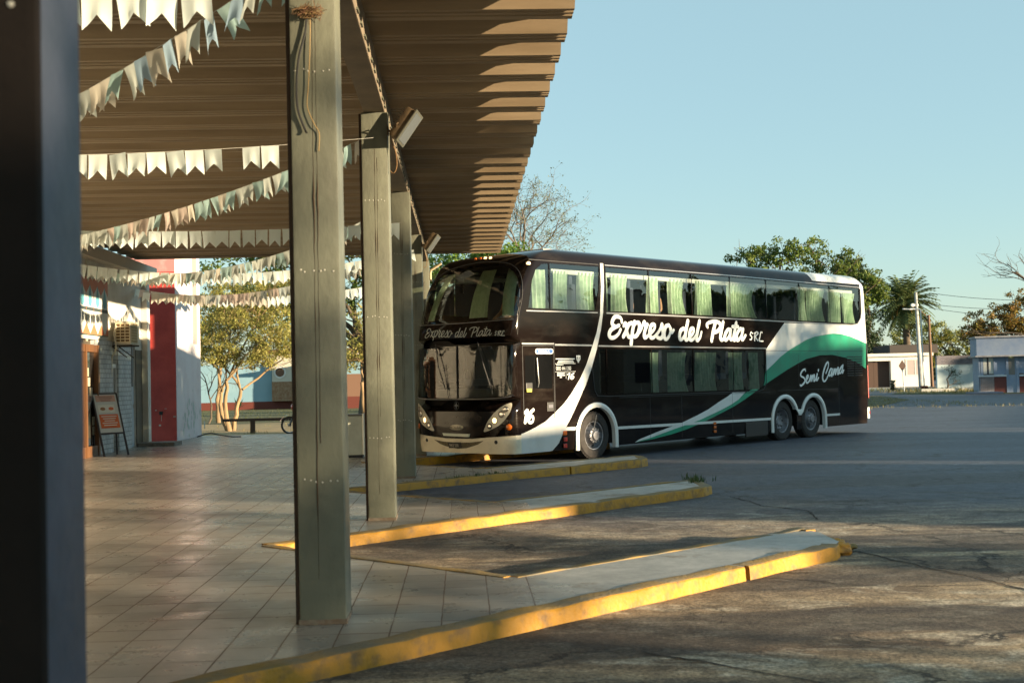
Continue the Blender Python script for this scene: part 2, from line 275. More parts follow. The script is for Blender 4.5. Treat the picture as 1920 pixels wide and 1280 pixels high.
BUS_L = 12.1
def rear(h):
    return 12.02 + .12 * min(1, max(0, (h - .25) / 1.7)) - (.14 * max(0, (h - 2.0) / 2.2) if h > 2 else 0) - (max(0, h - 4.15) * 1.2 if h > 4.15 else 0)
def side_pt(s, h, off=0.0):
    return (s, 1.42 - ring(h)[2] - off, h)
def front_pt(v, h, off=0.0):
    return nose(v, h, off)
def cdt_panel(domain, regions, holes, grid, mapf, default=0, bounds=()):
    """triangulate DOMAIN with the outlines of REGIONS [(poly, material)] and HOLES as constraints, map to 3-D; returns MB of the skin and {hole index: MB}"""
    vs, es = [], []
    def loop(P):
        k = len(vs); vs.extend([Vector(p[:2]) for p in P]); es.extend([(k + i, k + (i + 1) % len(P)) for i in range(len(P))])
    loop(domain)
    for P, _ in regions: loop(P)
    for P in holes: loop(P)
    vs.extend(Vector(g) for g in grid if in_poly(g[0], g[1], domain))
    V, E, F, *_r = delaunay_2d_cdt(vs, es, [], 0, 1e-5)
    body = MB(); panes = {}
    P3 = [mapf(v.x, v.y) for v in V]
    body.v = [tuple(p) for p in P3]
    for f in F:
        cx = sum(V[i].x for i in f) / 3; cy = sum(V[i].y for i in f) / 3
        if not in_poly(cx, cy, domain): continue
        hi = next((i for i, P in enumerate(holes) if in_poly(cx, cy, P)), None)
        if hi is not None:
            panes.setdefault(hi, []).append([(V[i].x, V[i].y) for i in f]); continue
        mi = default
        for P, m_ in regions:
            if in_poly(cx, cy, P): mi = m_
        body.f.append(tuple(f)); body.m.append(mi)
    out = {}
    for hi, tris in panes.items():
        mb = MB(); idx = {}
        for t in tris:
            ii = []
            for q in t:
                k = (round(q[0], 5), round(q[1], 5))
                if k not in idx: idx[k] = len(mb.v); mb.v.append(q)
                ii.append(idx[k])
            mb.f.append(tuple(ii)); mb.m.append(0)
        out[hi] = mb
    return body, out
def frange(a, b, n): return [a + (b - a) * i / n for i in range(n + 1)]
HS = [.25, .45, .62, .85, 1.1, 1.4, 1.7, 2.0, 2.4, 2.6, 2.8, 3.0, 3.15, 3.3, 3.5, 3.65, 3.8, 3.9, 4.0, 4.1, 4.18]
W_C = [(0.0, .5), (7.60, .5), (9.03, .5)]
def arc(cx, cz, r, a0, a1, n): return [(cx + r * math.cos(R(a)), cz + r * math.sin(R(a))) for a in frange(a0, a1, n)]
def arch_hole(c, r=.60): return [(c[0] + r, .20)] + arc(c[0], c[1], r, 0, 180, 20) + [(c[0] - r, .20)]
UPD = [(-1.37, .17), (.45, 1.96), (1.99, 3.61), (3.64, 5.22), (5.25, 6.87), (6.90, 8.50), (8.53, 10.07), (10.10, 11.77)]
def rounded(P, rad, which):
    out = []
    n = len(P)
    for i in range(n):
        if i not in which: out.append(P[i]); continue
        a = Vector(P[i - 1]); b = Vector(P[i]); c = Vector(P[(i + 1) % n]); r_ = which[i] if isinstance(which, dict) else rad
        p = b + (a - b).normalized() * r_; q = b + (c - b).normalized() * r_
        for t in frange(0, 1, 6): out.append(tuple(p * (1 - t) ** 2 + b * 2 * t * (1 - t) + q * t * t))
    return out
def top_h(s): return 4.10 if s < 6 else 4.10 - (s - 6) * .008
def bot_h(s): return 3.15 if s < 3 else 3.15 - (s - 3) * .010
UP = []
UP.append(rounded([(-2.05, 3.16), (-1.40, 3.16), (-1.40, 4.09), (-1.62, 4.06), (-1.80, 3.95), (-1.92, 3.72)], .1, {}))
for i, (a, b) in enumerate(UPD):
    P = [(a, bot_h(a)), (b, bot_h(b)), (b, top_h(b)), (a, top_h(a))]
    if i == 0: P = [(a, 3.16), (.05, 3.16), (.19, 3.6), (.23, 4.10), (a, 4.09)]
    UP.append(rounded(P, .1, {1: .3} if i == 7 else {}))
LOW = [[(.42, 1.37), (1.97, 1.36), (1.97, 2.33), (.42, 2.34)], [(2.01, 1.36), (3.58, 1.35), (3.58, 2.32), (2.01, 2.33)], [(3.62, 1.35), (5.25, 1.34), (5.25, 2.31), (3.62, 2.32)],
       rounded([(5.29, 1.34), (6.70, 1.34), (6.70, 2.30), (5.29, 2.31)], .3, {1: .32})]
LOW.insert(0, rounded([(-.02, 1.38), (.38, 1.37), (.38, 2.34), (.16, 2.34), (-.08, 1.9)], .1, {0: .12}))

bus = empty('double_decker_bus', (0, 0, 0))
_yb = R(43.46627941); BU = Vector((math.sin(_yb), math.cos(_yb), 0)); BN = Vector((math.cos(_yb), -math.sin(_yb), 0))
bus.location = Vector((1.73247329, 26.13954486, 0)) + BN * .03; bus.rotation_euler = (0, 0, R(90) - _yb)
tag(bus, 'black double-decker coach with white swoosh and green rear wave, parked nose-in at the bay', 'bus')

dom = [(ring(h)[0], h) for h in HS] + [(s, 4.18) for s in frange(-1.5, 11.5, 13)] + [(rear(h), h) for h in reversed(HS)] + [(s, .25) for s in frange(11.8, -2.2, 14)]
dom2 = []
for q in dom:
    if not dom2 or (Vector(q) - Vector(dom2[-1])).length > 1e-4: dom2.append(q)
DATA['swoosh'] = [(max(a, -3.2), b) for a, b in DATA['swoosh']]
SW = DATA['swoosh'][:14] + [(-3.0, .64), (-3.0, .2)] + [(-1.96, .2)] + DATA['swoosh'][16:]
SW = [(a, 4.3 if b > 4.0 else b) for a, b in SW]
regs = [(SW, 1), (DATA['whiter'] + [(12.3, 3.06), (7.75, 3.03)][:0], 1), (DATA['green'], 2), (DATA['blade'], 1)]
wr = [(7.71, 3.02)] + DATA['whiter'][1:16] + [(12.25, 2.5), (12.25, 4.3), (11.84, 4.3), (11.84, 3.3), (11.7, 3.1), (11.5, 3.02)]
regs[1] = (wr, 1)
regs.append(([(.72, .655), (6.95, .605), (6.95, .545), (.72, .595)], 1))
regs.append(([(-1.05, .72), (-.62, .71), (-.62, .64), (-1.08, .65)], 1))
regs.append(([(9.70, .595), (10.47, .59), (10.47, .53), (9.70, .535)], 1))
# the white wave's top edge stops under the window frame; panel seams are thin dark lines
for x0, z0, x1, z1 in ((6.75, 2.30, 11.9, 2.29), (10.45, .30, 10.45, 2.25), (-1.30, 1.0, -1.30, 2.42), (7.3, 1.28, 10.4, 1.27), (.8, 1.28, 6.9, 1.25), (3.1, .3, 3.1, 1.25), (5.2, .3, 5.2, 1.25), (8.35, 1.25, 8.35, 2.2), (1.9, .3, 1.9, 1.26)):
    d = Vector((x1 - x0, z1 - z0)).normalized(); n_ = Vector((-d.y, d.x)) * .005
    regs.append(([(x0 + n_.x, z0 + n_.y), (x1 + n_.x, z1 + n_.y), (x1 - n_.x, z1 - n_.y), (x0 - n_.x, z0 - n_.y)], 3))
holes = UP + LOW + [arch_hole(c) for c in W_C]
grid = [(s, h) for s in frange(-2.3, 11.9, 36) for h in HS[1:-1]]
body, panes = cdt_panel(dom2, regs, holes, grid, lambda s, h: side_pt(s, h))
# far side: same openings, plain black
nearn = len(body.f)
bodyB, panesB = cdt_panel(dom2, [], holes, grid, lambda s, h: (s, 2.84 - side_pt(s, h)[1], h))
body.add(bodyB.v, [tuple(reversed(f)) for f in bodyB.f], 0)
# roof shoulders and crown
HT = [4.18, 4.22, 4.26, 4.30, 4.34, 4.38, 4.41, 4.44, 4.47]
SX = frange(0, 1, 40)
for sgn in (0, 1):
    rows = []
    for h in HT:
        row = []
        for t in SX:
            s = ring(h)[0] + (rear(h) - ring(h)[0]) * t; w_ = 1.42 - ring(h)[2]
            row.append((s, w_ if sgn == 0 else 2.84 - w_, h))
        rows.append(row)
    k = [p for r_ in rows for p in r_]; n = len(SX); fs = []; ms = []
    kk = len(body.v); body.v.extend(k)
    for i in range(len(HT) - 1):
        for j in range(n - 1):
            a0 = kk + i * n + j; body.f.append((a0, a0 + 1, a0 + 1 + n, a0 + n) if sgn == 0 else (a0 + n, a0 + n + 1, a0 + 1, a0)); body.m.append(1 if rows[0][j][0] > 9.1 and sgn == 0 else 0)
kk = len(body.v); n = len(SX); ringt = []
for q in frange(-1, 1, 8):
    for t in SX:
        s = ring(4.47)[0] + (rear(4.47) - ring(4.47)[0]) * t; body.v.append((s, 1.42 + q * ring(4.47)[2], 4.47 + .03 * (1 - q * q)))
for i in range(8):
    for j in range(n - 1):
        a0 = kk + i * n + j; body.f.append((a0, a0 + 1, a0 + 1 + n, a0 + n)); body.m.append(1 if SX[j] > .78 else 0)
# rear face
HR = HS + HT[1:]; kk = len(body.v); VR = frange(-1, 1, 20)
for h in HR:
    hw = ring(h)[2]
    for v in VR:
        c = math.sin(v * math.pi / 2); body.v.append((rear(h) + .14 * max(1 - abs(c) ** 4, 0) ** .25, 1.42 + hw * c, h))
for i in range(len(HR) - 1):
    for j in range(20):
        a0 = kk + i * 21 + j; body.f.append((a0, a0 + 1, a0 + 22, a0 + 21)); body.m.append(4 if HR[i] < 4.0 and (j < 2) else 0)
# nose skin
NV = frange(-1, 1, 56)
fdom = [(v, .25) for v in NV] + [(1, h) for h in HS[1:] + HT[1:]] + [(v, 4.47) for v in reversed(NV[:-1])] + [(-1, h) for h in reversed(HS[1:] + HT[1:-1])]
def mirror_half(P): return P + [(-a, b) for a, b in reversed(P) if abs(a) > 1e-6]
FUP = mirror_half([(0.0, 4.147), (-.12, 4.135), (-.243, 4.103), (-.417, 4.03), (-.573, 3.908), (-.722, 3.733), (-.856, 3.495), (-.92, 3.247), (-.914, 3.035), (-.852, 2.948), (-.459, 2.932), (0.0, 2.925)])
FLOH = [(-.012, 2.44), (-.367, 2.43), (-.873, 2.414), (-.870, 1.956), (-.830, 1.45), (-.80, 1.42), (-.659, 1.399), (-.356, 1.376), (-.012, 1.375)]
FLOL = [(-a, b) for a, b in FLOH]
BT = [(-1.01, .62), (-.907, .62), (-.469, .59), (-.173, .55), (.0, .545), (.173, .55), (.469, .59), (.907, .62), (1.01, .62)]
BUMP = BT + [(1.01, .2), (-1.01, .2)]
GR = [(.36, .515), (.212, .478), (.02, .464), (-.143, .474), (-.33, .515), (-.25, .44), (-.182, .404), (-.083, .356), (.036, .336), (.115, .356), (.2, .385), (.275, .43)]
fgrid = [(v, h) for v in frange(-.985, .985, 40) for h in HS[1:] + HT[1:-1]]
nosemb, npanes = cdt_panel(fdom, [(BUMP, 5), (GR, 6), ([(-1.01, 2.475), (1.01, 2.475), (1.01, 2.462), (-1.01, 2.462)], 3), ([(-1.01, 1.335), (1.01, 1.335), (1.01, 1.322), (-1.01, 1.322)], 3)], [FUP, FLOH, FLOL], fgrid, lambda v, h: front_pt(v, h))
body.add(nosemb.v, [tuple(reversed(f)) for f in nosemb.f], 0)
body.m[-len(nosemb.m):] = nosemb.m
BMATS = [M['paint_black'], M['paint_white'], M['paint_green'], M['black'], M['amber'], M['cream'], mat('bumper_grille', (.16, .13, .07), .5, col2=(.07, .055, .03), nscale=30)]
body.m = [0 if m_ == 4 else m_ for m_ in body.m]
bodyo = body.build('body', BMATS, bus, smooth=35)
# underbody and interior decks: one hidden dark carcass so light does not leak, with wheel wells left open
mb = MB()
mb.box(-2.1, 11.9, .3, 2.54, 1.22, 1.26); mb.box(.75, 6.8, .10, 2.74, .32, .36); mb.box(9.8, 11.9, .10, 2.74, .32, .36); mb.box(-2.2, -.78, .15, 2.69, .32, .36)
mb.box(-1.9, 11.8, .06, 2.78, 2.46, 2.56); mb.box(-1.2, 11.6, .06, 2.78, 4.16, 4.19)
mb.box(6.85, 6.9, .06, 2.78, 1.26, 2.46); mb.box(-.75, -.70, .1, 2.74, .3, 1.25); mb.box(.70, .74, .1, 2.74, .3, 1.25); mb.box(6.80, 6.84, .1, 2.74, .3, 1.25)
mb.box(9.74, 9.78, .1, 2.74, .3, 1.25); mb.box(-.7, .7, .55, .6, .3, 1.22); mb.box(6.84, 9.74, .55, .6, .3, 1.22)
mb.box(.2, .24, .06, 2.78, 1.26, 2.46)
mb.build('interior_deck', M['inner'], bus)
mb = MB()
for y0, y1 in ((.12, .50), (2.34, 2.72)): mb.box(-1.2, 11.6, y0, y1, 3.90, 4.0, .02)
mb.build('luggage_rack', M['rack'], bus)
# seats: each row one bench pair
def seat_mb(s0, w0, z0):
    b = MB(); b.box(s0, s0 + .42, w0, w0 + .95, z0 + .35, z0 + .5, .04); b.box(s0 + .38, s0 + .52, w0, w0 + .95, z0 + .45, z0 + 1.16, .05)
    for q in (0.06, .52): b.box(s0 + .37, s0 + .5, w0 + q, w0 + q + .36, z0 + 1.12, z0 + 1.34, .05)
    return b
for i in range(12):
    for w0 in (.16, 1.73): seat_mb(-.9 + i * 1.0, w0, 2.56).build('seat', M['seat'], bus, smooth=True)
for i in range(5):
    seat_mb(2.1 + i * .9, .16, 1.26).build('seat', M['seat'], bus, smooth=True)
# side windows with curtains
def pane_obj(mb, mapf, name, mt):
    m2 = MB(); m2.v = [mapf(*q) for q in mb.v]; m2.f = list(mb.f); m2.m = mb.m
    for i, f in enumerate(m2.f):                                    # outward faces, so that the glass reflects as glass
        a, b, c = (Vector(m2.v[k]) for k in f); ce = (a + b + c) / 3
        if (b - a).cross(c - a).dot(ce - Vector((max(0, ce.x + .5) if ce.x > -1.9 else .5, 1.42, ce.z))) < 0: m2.f[i] = tuple(reversed(f))
    return m2.build(name, mt, bus, smooth=True)
wins = []
for i in range(len(UP)):
    wins.append(pane_obj(panes[i], lambda s, h: side_pt(s, h, -.012), 'window', GLASS))
lows = []
for i in range(len(LOW)):
    lows.append(pane_obj(panes[len(UP) + i], lambda s, h: side_pt(s, h, -.012), 'window', GLASS_D if i < 2 else GLASS))
for i in range(len(UP) + len(LOW)):
    pane_obj(panesB[i], lambda s, h: (s, 2.84 - .012 - (1.42 - ring(h)[2]), h), 'window', GLASS_D)
random.seed(4)
def curtain(a, b, h0, h1, w0, mt, parent, tie=0.0):
    n = max(16, int((b - a) * 60)); rows = 9; m_ = MB(); ph = random.random() * 6; fr = 2 * math.pi / random.uniform(.10, .15)
    for k in range(rows):
        z = h1 + (h0 - h1) * k / (rows - 1); q = k / (rows - 1)
        for j in range(n + 1):
            u_ = j / n; s = a + (b - a) * (u_ if not tie else (u_ * (1 - tie * math.sin(q * math.pi) * .35)))
            s += .012 * math.sin(q * 3 + ph + u_ * 5)
            m_.v.append((s, w0 + (.034 + .016 * q) * math.sin(fr * (a + (b - a) * u_) + ph + .5 * math.sin(3 * q + ph)), z + (.012 * math.sin(fr * .5 * u_ + ph) if k == rows - 1 else 0)))
    for k in range(rows - 1):
        for j in range(n): m_.f.append((k * (n + 1) + j, k * (n + 1) + j + 1, (k + 1) * (n + 1) + j + 1, (k + 1) * (n + 1) + j)); m_.m.append(0)
    o = m_.build('curtain', mt, parent, smooth=True); return o
def wcurt(a, b, ws, h0, h1, mt):
    c = (a + b) / 2
    par = min(ws, key=lambda o: 0 if min(v.co.x for v in o.data.vertices) - .05 <= c <= max(v.co.x for v in o.data.vertices) + .05 else 1)
    curtain(a, b, h0, h1, .12, mt, par, tie=random.choice((0, .25, .5)))
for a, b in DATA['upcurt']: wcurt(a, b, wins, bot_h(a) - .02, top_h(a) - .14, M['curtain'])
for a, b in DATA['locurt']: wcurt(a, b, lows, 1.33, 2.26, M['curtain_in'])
# window seals and trims
def trim(pts, w_, d, name, mt, parent=bus, off=0.0):
    m_ = MB()
    for (a, b), (c, e) in zip(pts[:-1], pts[1:]):
        v = Vector((c - a, e - b)); L_ = v.length
        if L_ < 1e-6: continue
        n_ = Vector((-v.y, v.x)).normalized() * w_ / 2
        q = [(a - n_.x, b - n_.y), (c - n_.x, e - n_.y), (c + n_.x, e + n_.y), (a + n_.x, b + n_.y)]
        m_.v.extend([(x, 1.42 - ring(z)[2] - off - d, z) for x, z in q] + [(x, 1.42 - ring(z)[2] + .005, z) for x, z in q]); k = len(m_.v) - 8
        for f in ((0, 1, 2, 3), (4, 7, 6, 5), (0, 4, 5, 1), (2, 6, 7, 3), (1, 5, 6, 2), (0, 3, 7, 4)): m_.f.append(tuple(k + i for i in f)); m_.m.append(0)
    return m_.build(name, mt, parent)
trim([(-2.12, 3.10), (.12, 3.11)], .022, .012, 'window_trim', M['chrome']); trim([(.42, 3.11), (3, 3.10), (6, 3.07), (11.3, 3.02), (11.62, 3.06), (11.80, 3.22), (11.86, 3.4), (11.84, 4.05)], .03, .012, 'window_trim', M['chrome'])
trim([(-2.0, 4.14), (.2, 4.145)], .016, .008, 'window_trim', M['black']); trim([(.42, 4.145), (6, 4.135), (11.8, 4.09)], .02, .01, 'window_trim', M['chrome'])
trim([(-2.28, 2.44), (-1.31, 2.44)], .03, .014, 'rain_rail', M['chrome']); trim([(-1.29, 2.42), (-.1, 2.41)], .035, .016, 'rain_rail', M['chrome'])
trim([(.12, 2.40), (1.6, 2.39), (3.6, 2.38), (6.78, 2.36)], .03, .016, 'rain_rail', M['chrome'])
trim([(-.10, 1.95), (-.03, 1.45), (.05, 1.34), (.4, 1.32), (6.4, 1.29), (6.62, 1.33), (6.75, 1.5), (6.77, 2.34)], .018, .010, 'window_seal', M['black'])
# wheel arches (white rims) : front single, rear M shape
def ribbon_arch(cs, r0, r1, name):
    m_ = MB()
    if len(cs) == 1:
        c = cs[0]; outer = [(c[0] + r1, .22), ] + arc(c[0], c[1], r1, 0, 180, 28) + [(c[0] - r1, .22)]; inner = [(c[0] + r0, .22)] + arc(c[0], c[1], r0, 0, 180, 28) + [(c[0] - r0, .22)]
    else:
        a, b = cs; mid = (a[0] + b[0]) / 2
        ang = math.degrees(math.acos((mid - a[0]) / r1 * .93))
        outer = [(b[0] + r1, .22)] + arc(b[0], b[1], r1, 0, 180 - ang, 18) + arc(a[0], a[1], r1, ang, 180, 18) + [(a[0] - r1, .22)]
        a0 = 28
        inner = [(b[0] + r0, .22)] + arc(b[0], b[1], r0, 0, 180 - a0, 18) + arc(a[0], a[1], r0, a0, 180, 18) + [(a[0] - r0, .22)]
    n = len(outer)
    for P, y in ((outer, -.030), (inner, -.030), (outer, .004), (inner, .06)):
        m_.v.extend([(x, y, z) for x, z in P])
    mo = [((o[0] + i[0]) / 2, (o[1] + i[1]) / 2) for o, i in zip(outer, inner)]; m_.v.extend([(x, -.045, z) for x, z in mo])
    for i in range(n - 1):
        for A, B in ((0, 4), (4, 1), (2, 0), (1, 3)): m_.f.append((A * n + i, A * n + i + 1, B * n + i + 1, B * n + i)); m_.m.append(0)
    m_.f.append((0, 4 * n, n, 3 * n, 2 * n)); m_.m.append(0); m_.f.append((n - 1, 2 * n - 1 + 0, 5 * n - 1)); m_.m.append(0)
    return m_.build(name, M['paint_white'], bus, smooth=30, fix=True)
ribbon_arch([W_C[0]], .595, .70, 'wheel_arch'); ribbon_arch([W_C[1], W_C[2]], .575, .675, 'wheel_arch')
# wheels
def wheel(c, w0, inner_side=1, style=0):
    e = empty('wheel'); e.parent = bus; e.location = (c[0], w0, c[1])
    t = MB(); t.lathe([(.30, .02), (.33, -.005), (.40, -.012), (.47, 0), (.497, .03), (.503, .07), (.503, .24), (.49, .28), (.44, .30), (.30, .29)], 40)
    for k in range(40):                                            # tread blocks
        A = 2 * math.pi * k / 40
        for y in (.06, .14, .22): t.obox(Matrix.Rotation(-A, 4, 'Y') @ Matrix.Translation((.503, y, 0)), .012, .06, .055)
    t.build('tyre', M['rubber'], e, smooth=30)
    r = MB()
    if style == 0: r.lathe([(.305, .015), (.285, .02), (.28, .05), (.27, .10), (.25, .13), (.20, .10), (.17, .03), (.16, .0), (.12, -.005), (.10, -.02), (.095, -.05), (.0, -.055)], 36)
    else: r.lathe([(.305, .015), (.29, .03), (.28, .10), (.26, .16), (.2, .19), (.14, .19), (.13, .12), (.11, .10), (.0, .10)], 36)
    r.build('rim', M['steel'], e, smooth=30)
    h = MB()
    for k in range(10):
        A = 2 * math.pi * k / 10; rr = .225 if style == 0 else .235; yy = .108 if style == 0 else .168
        h.lathe([(.0, 0), (.026, 0), (.026, .01)], 10, Matrix.Translation((rr * math.cos(A), yy - .012, rr * math.sin(A))) )
    h.build('rim_holes', M['black'], e)
    b = MB()
    for k in range(10):
        A = 2 * math.pi * (k + .5) / 10; rr = .145; yy = -.005 if style == 0 else .13
        b.lathe([(.0, -.03), (.012, -.03), (.015, 0)], 8, Matrix.Translation((rr * math.cos(A), yy, rr * math.sin(A))))
    b.build('wheel_nuts', M['chrome'], e, smooth=True)
    return e
wheel(W_C[0], .06, style=0); wheel(W_C[1], .07, style=1); wheel(W_C[2], .07, style=0)
for c in W_C:
    e = wheel(c, 2.78, style=1); e.rotation_euler = (0, 0, math.pi)
# brake chamber pipe seen across the front rim
mb = MB(); mb.tube([(-.12, -.0, .55), (-.03, -.03, .93)], .008, 6); mb.build('valve_rod', M['chrome'], bus)
# ---- lettering
def stroke(mb, P, wd, off, mapf, taper=True, k=7, slope=0.0):
    C = catmull(P, k) if len(P) > 2 else catmull(P, 6)
    n = len(C); L_, R_ = [], []
    for i, p in enumerate(C):
        d = C[min(i + 1, n - 1)] - C[max(i - 1, 0)]
        if d.length < 1e-9: d = Vector((1, 0, 0))
        d.normalize(); m_ = Vector((-d.y, d.x, 0))
        t = i / (n - 1); wv = wd * (1 + .22 * (-d.y if d.y < 0 else -.9 * d.y)) * .5
        L_.append(p + m_ * wv); R_.append(p - m_ * wv)
    # round caps
    def cap(c, a, s):
        out = []
        for q in frange(0, 180, 6)[1:-1]: v = a - c; out.append(c + Vector((v.x * math.cos(R(q * s)) - v.y * math.sin(R(q * s)), v.x * math.sin(R(q * s)) + v.y * math.cos(R(q * s)), 0)))
        return out
    K = len(mb.v)
    for i in range(n):
        o_ = off + i * 2.5e-5
        mb.v.append(mapf(L_[i].x, L_[i].y, o_)); mb.v.append(mapf(R_[i].x, R_[i].y, o_))
        mb.v.append(mapf(L_[i].x, L_[i].y, 0)); mb.v.append(mapf(R_[i].x, R_[i].y, 0))
    for i in range(n - 1):
        a0 = K + 4 * i; mb.f += [(a0, a0 + 4, a0 + 5, a0 + 1), (a0 + 2, a0 + 6, a0 + 4, a0), (a0 + 1, a0 + 5, a0 + 7, a0 + 3)]; mb.m += [0] * 3
    for (c, a, b, s, o_, base) in ((C[0], L_[0], R_[0], 1, off, K), (C[-1], L_[-1], R_[-1], -1, off + (n - 1) * 2.5e-5, K + 4 * (n - 1))):
        pts = cap(c, a, s); kk = len(mb.v); mb.v += [mapf(q.x, q.y, o_) for q in pts]
        mb.f.append(tuple([base] + list(range(kk, kk + len(pts))) + [base + 1])); mb.m.append(0)
def lettering(groups, wd, mapf, off0=.004, name='lettering', mt=None, scale=None):
    m_ = MB()
    for i, P in enumerate(groups):
        stroke(m_, P, wd, off0 + .0012 * (i % 2) + .00025 * i, mapf)
    return m_.build(name, mt or M['letter'], bus, fix=False)
smap = lambda s, h, off: side_pt(s, h, off)
lettering(DATA['name'], .088, smap); lettering(DATA['srl'], .032, smap); lettering(DATA['semi'], .048, smap)
lettering(DATA['n16'], .062, smap); lettering(DATA['s16'], .026, smap)
def fmap(s, h, off):
    c = .72 - (s - .5) / 6.15 * 1.60; v = math.asin(max(-.97, min(.97, c))) * 2 / math.pi
    return front_pt(v, 2.645 + (h - 2.58) * .42 - (s - .5) * .004, off)
lettering(DATA['name'], .092 * .36, fmap, name='front_lettering', mt=mat('front_lettering_paint', (.42, .44, .40), .5)); lettering(DATA['srl'], .034, fmap, name='front_suffix', mt=MATS['front_lettering_paint'])
def text_mesh(body_, size, mapf, name, mt, x0, z0, wx=1.0, off=.004, parent=bus, align='LEFT'):
    cu = bpy.data.curves.new('t', 'FONT'); cu.body = body_; cu.size = size; cu.resolution_u = 3; cu.align_x = align
    to = bpy.data.objects.new('t', cu); COL.objects.link(to); dg = bpy.context.evaluated_depsgraph_get(); dg.update()
    me = bpy.data.meshes.new_from_object(to.evaluated_get(dg)); bpy.data.objects.remove(to); me.name = name
    for v in me.vertices: v.co = Vector(mapf(x0 + v.co.x * wx, z0 + v.co.y, off))
    me.materials.clear(); me.materials.append(mt)
    o = bpy.data.objects.new(name, me); COL.objects.link(o); o.parent = parent; return o
white = M['letter']
text_mesh('0800 444 1300', .115, smap, 'phone_number', mat('bus_lettering_bold', (.8, .82, .78), .5), -1.26, 1.895, .68)
m_ = MB()
for P, t in DATA['lines']:
    (a, b), (c, e) = P; z = (b + e) / 2; m_.v += [smap(a, z - t / 2, .004), smap(c, z - t / 2, .004), smap(c, z + t / 2, .004), smap(a, z + t / 2, .004)] if abs(c - a) > .02 else [smap(a - .004, b, .004), smap(a + .004, b, .004), smap(a + .004, e, .004), smap(a - .004, e, .004)]
    k = len(m_.v); m_.f.append((k - 4, k - 3, k - 2, k - 1)); m_.m.append(0)
m_.build('notice_lines', white, bus)
sh = DATA['shield']; m_ = MB(); m_.add([smap(a, b, .004) for a, b in sh], [tuple(range(5))]); m_.add([smap(-.545 + (a + .545) * .6, 2.13 + (b - 2.13) * .6, .006) for a, b in sh], [tuple(range(5))], 1); m_.add([smap(a, b, .008) for a, b in ((-.56, 2.08), (-.53, 2.08), (-.53, 2.17), (-.56, 2.17))], [(0, 1, 2, 3)], 0)
m_.build('shield_emblem', [white, M['black']], bus)
def pill(x0, x1, z0, z1, off, mt, mb, mi):
    r_ = (z1 - z0) / 2; P = arc(x1 - r_, z0 + r_, r_, -90, 90, 8) + arc(x0 + r_, z0 + r_, r_, 90, 270, 8); mb.add([smap(a, b, off) for a, b in P], [tuple(range(len(P)))], mi)
m_ = MB(); pill(-1.88, -1.33, 2.23, 2.34, .005, 0, m_, 0); pill(-1.86, -1.35, 2.245, 2.325, .007, 0, m_, 1)
bd = m_.build('name_badge', [white, mat('badge_blue', (.03, .12, .38), .4)], bus)
text_mesh('STARBUS', .075, smap, 'badge_text', white, -1.80, 2.258, 1.15, .009, bd)
# door in the near front corner
door = empty('door'); door.parent = bus
trim([(-2.26, 1.0), (-2.26, 2.40), (-1.32, 2.40), (-1.34, .92)], .014, .006, 'door_seal', M['black'], door)
dw = MB(); P = rounded([(-2.2, 1.55), (-1.38, 1.52), (-1.38, 2.2), (-2.2, 2.2)], .05, {0: .05, 1: .05, 2: .05, 3: .05}); dw.add([smap(a, b, .004) for a, b in P], [tuple(range(len(P)))]); dw.build('door_window', mat('door_glass', (.006, .006, .006), .08, spec=.25), door)
mb = MB(); mb.box(-1.56, -1.36, -.012, .01, 1.06, 1.25, .008); mb.box(-1.53, -1.39, -.02, -.010, 1.13, 1.20, .004, 1); mb.build('door_handle', [M['black'], mat('grey_plastic', (.10, .10, .12), .5)], door)
mb = MB(); mb.tube([(-1.86, -.03, 2.15), (-1.86, -.05, 1.85), (-1.84, -.05, 1.65), (-1.84, -.02, 1.56)], .012, 8); mb.build('grab_rail', M['chrome'], door, smooth=True)
mb = MB(); mb.box(-2.2, -2.0, -.03, .0, 1.50, 1.66, .02); mb.box(-2.19, -2.04, -.036, -.03, 1.47, 1.54, .002, 1); mb.build('door_lock', [M['black'], mat('yellow_sticker', (.45, .42, .05), .6)], door)
# louvred engine vent at the rear
mb = MB()
for i in range(9):
    z = 2.14 - i * .065
    mb.box(10.93, 11.33, -.012, .0, z - .02, z + .005, .003); mb.box(11.37, 11.8, -.012, .0, z - .02, z + .005, .003)
mb.build('engine_vent', M['black'], bus)
# side reflectors, markers
for s, z in ((-1.04, .60), (-1.03, .47), (-1.04, .34)):
    mb = MB(); mb.box(s - .05, s + .06, -.02, .0, z - .045, z + .045, .012); mb.build('side_marker', M['amber'] if z > .5 else M['red'], bus)
for z in (.57, .48, .38):
    mb = MB(); mb.box(4.36, 4.46, -.02, .0, z - .035, z + .03, .01); mb.build('side_marker', M['amber'], bus)
mb = MB(); mb.box(5.75, 6.75, -.012, .02, .18, .53, .006); mb.build('luggage_flap', mat('flap_dark', (.025, .02, .018), .45), bus)
mb = MB(); mb.box(12.03, 12.16, -.015, .25, .38, .70, .02); mb.build('rear_bumper', M['paint_white'], bus)
mb = MB(); mb.box(12.10, 12.18, -.02, .10, .50, .60, .02); mb.build('tail_lamp', M['red'], bus)
mb = MB(); mb.box(12.12, 12.17, -.005, .12, .95, 1.9, .02); mb.build('tail_lamp', M['red'], bus)
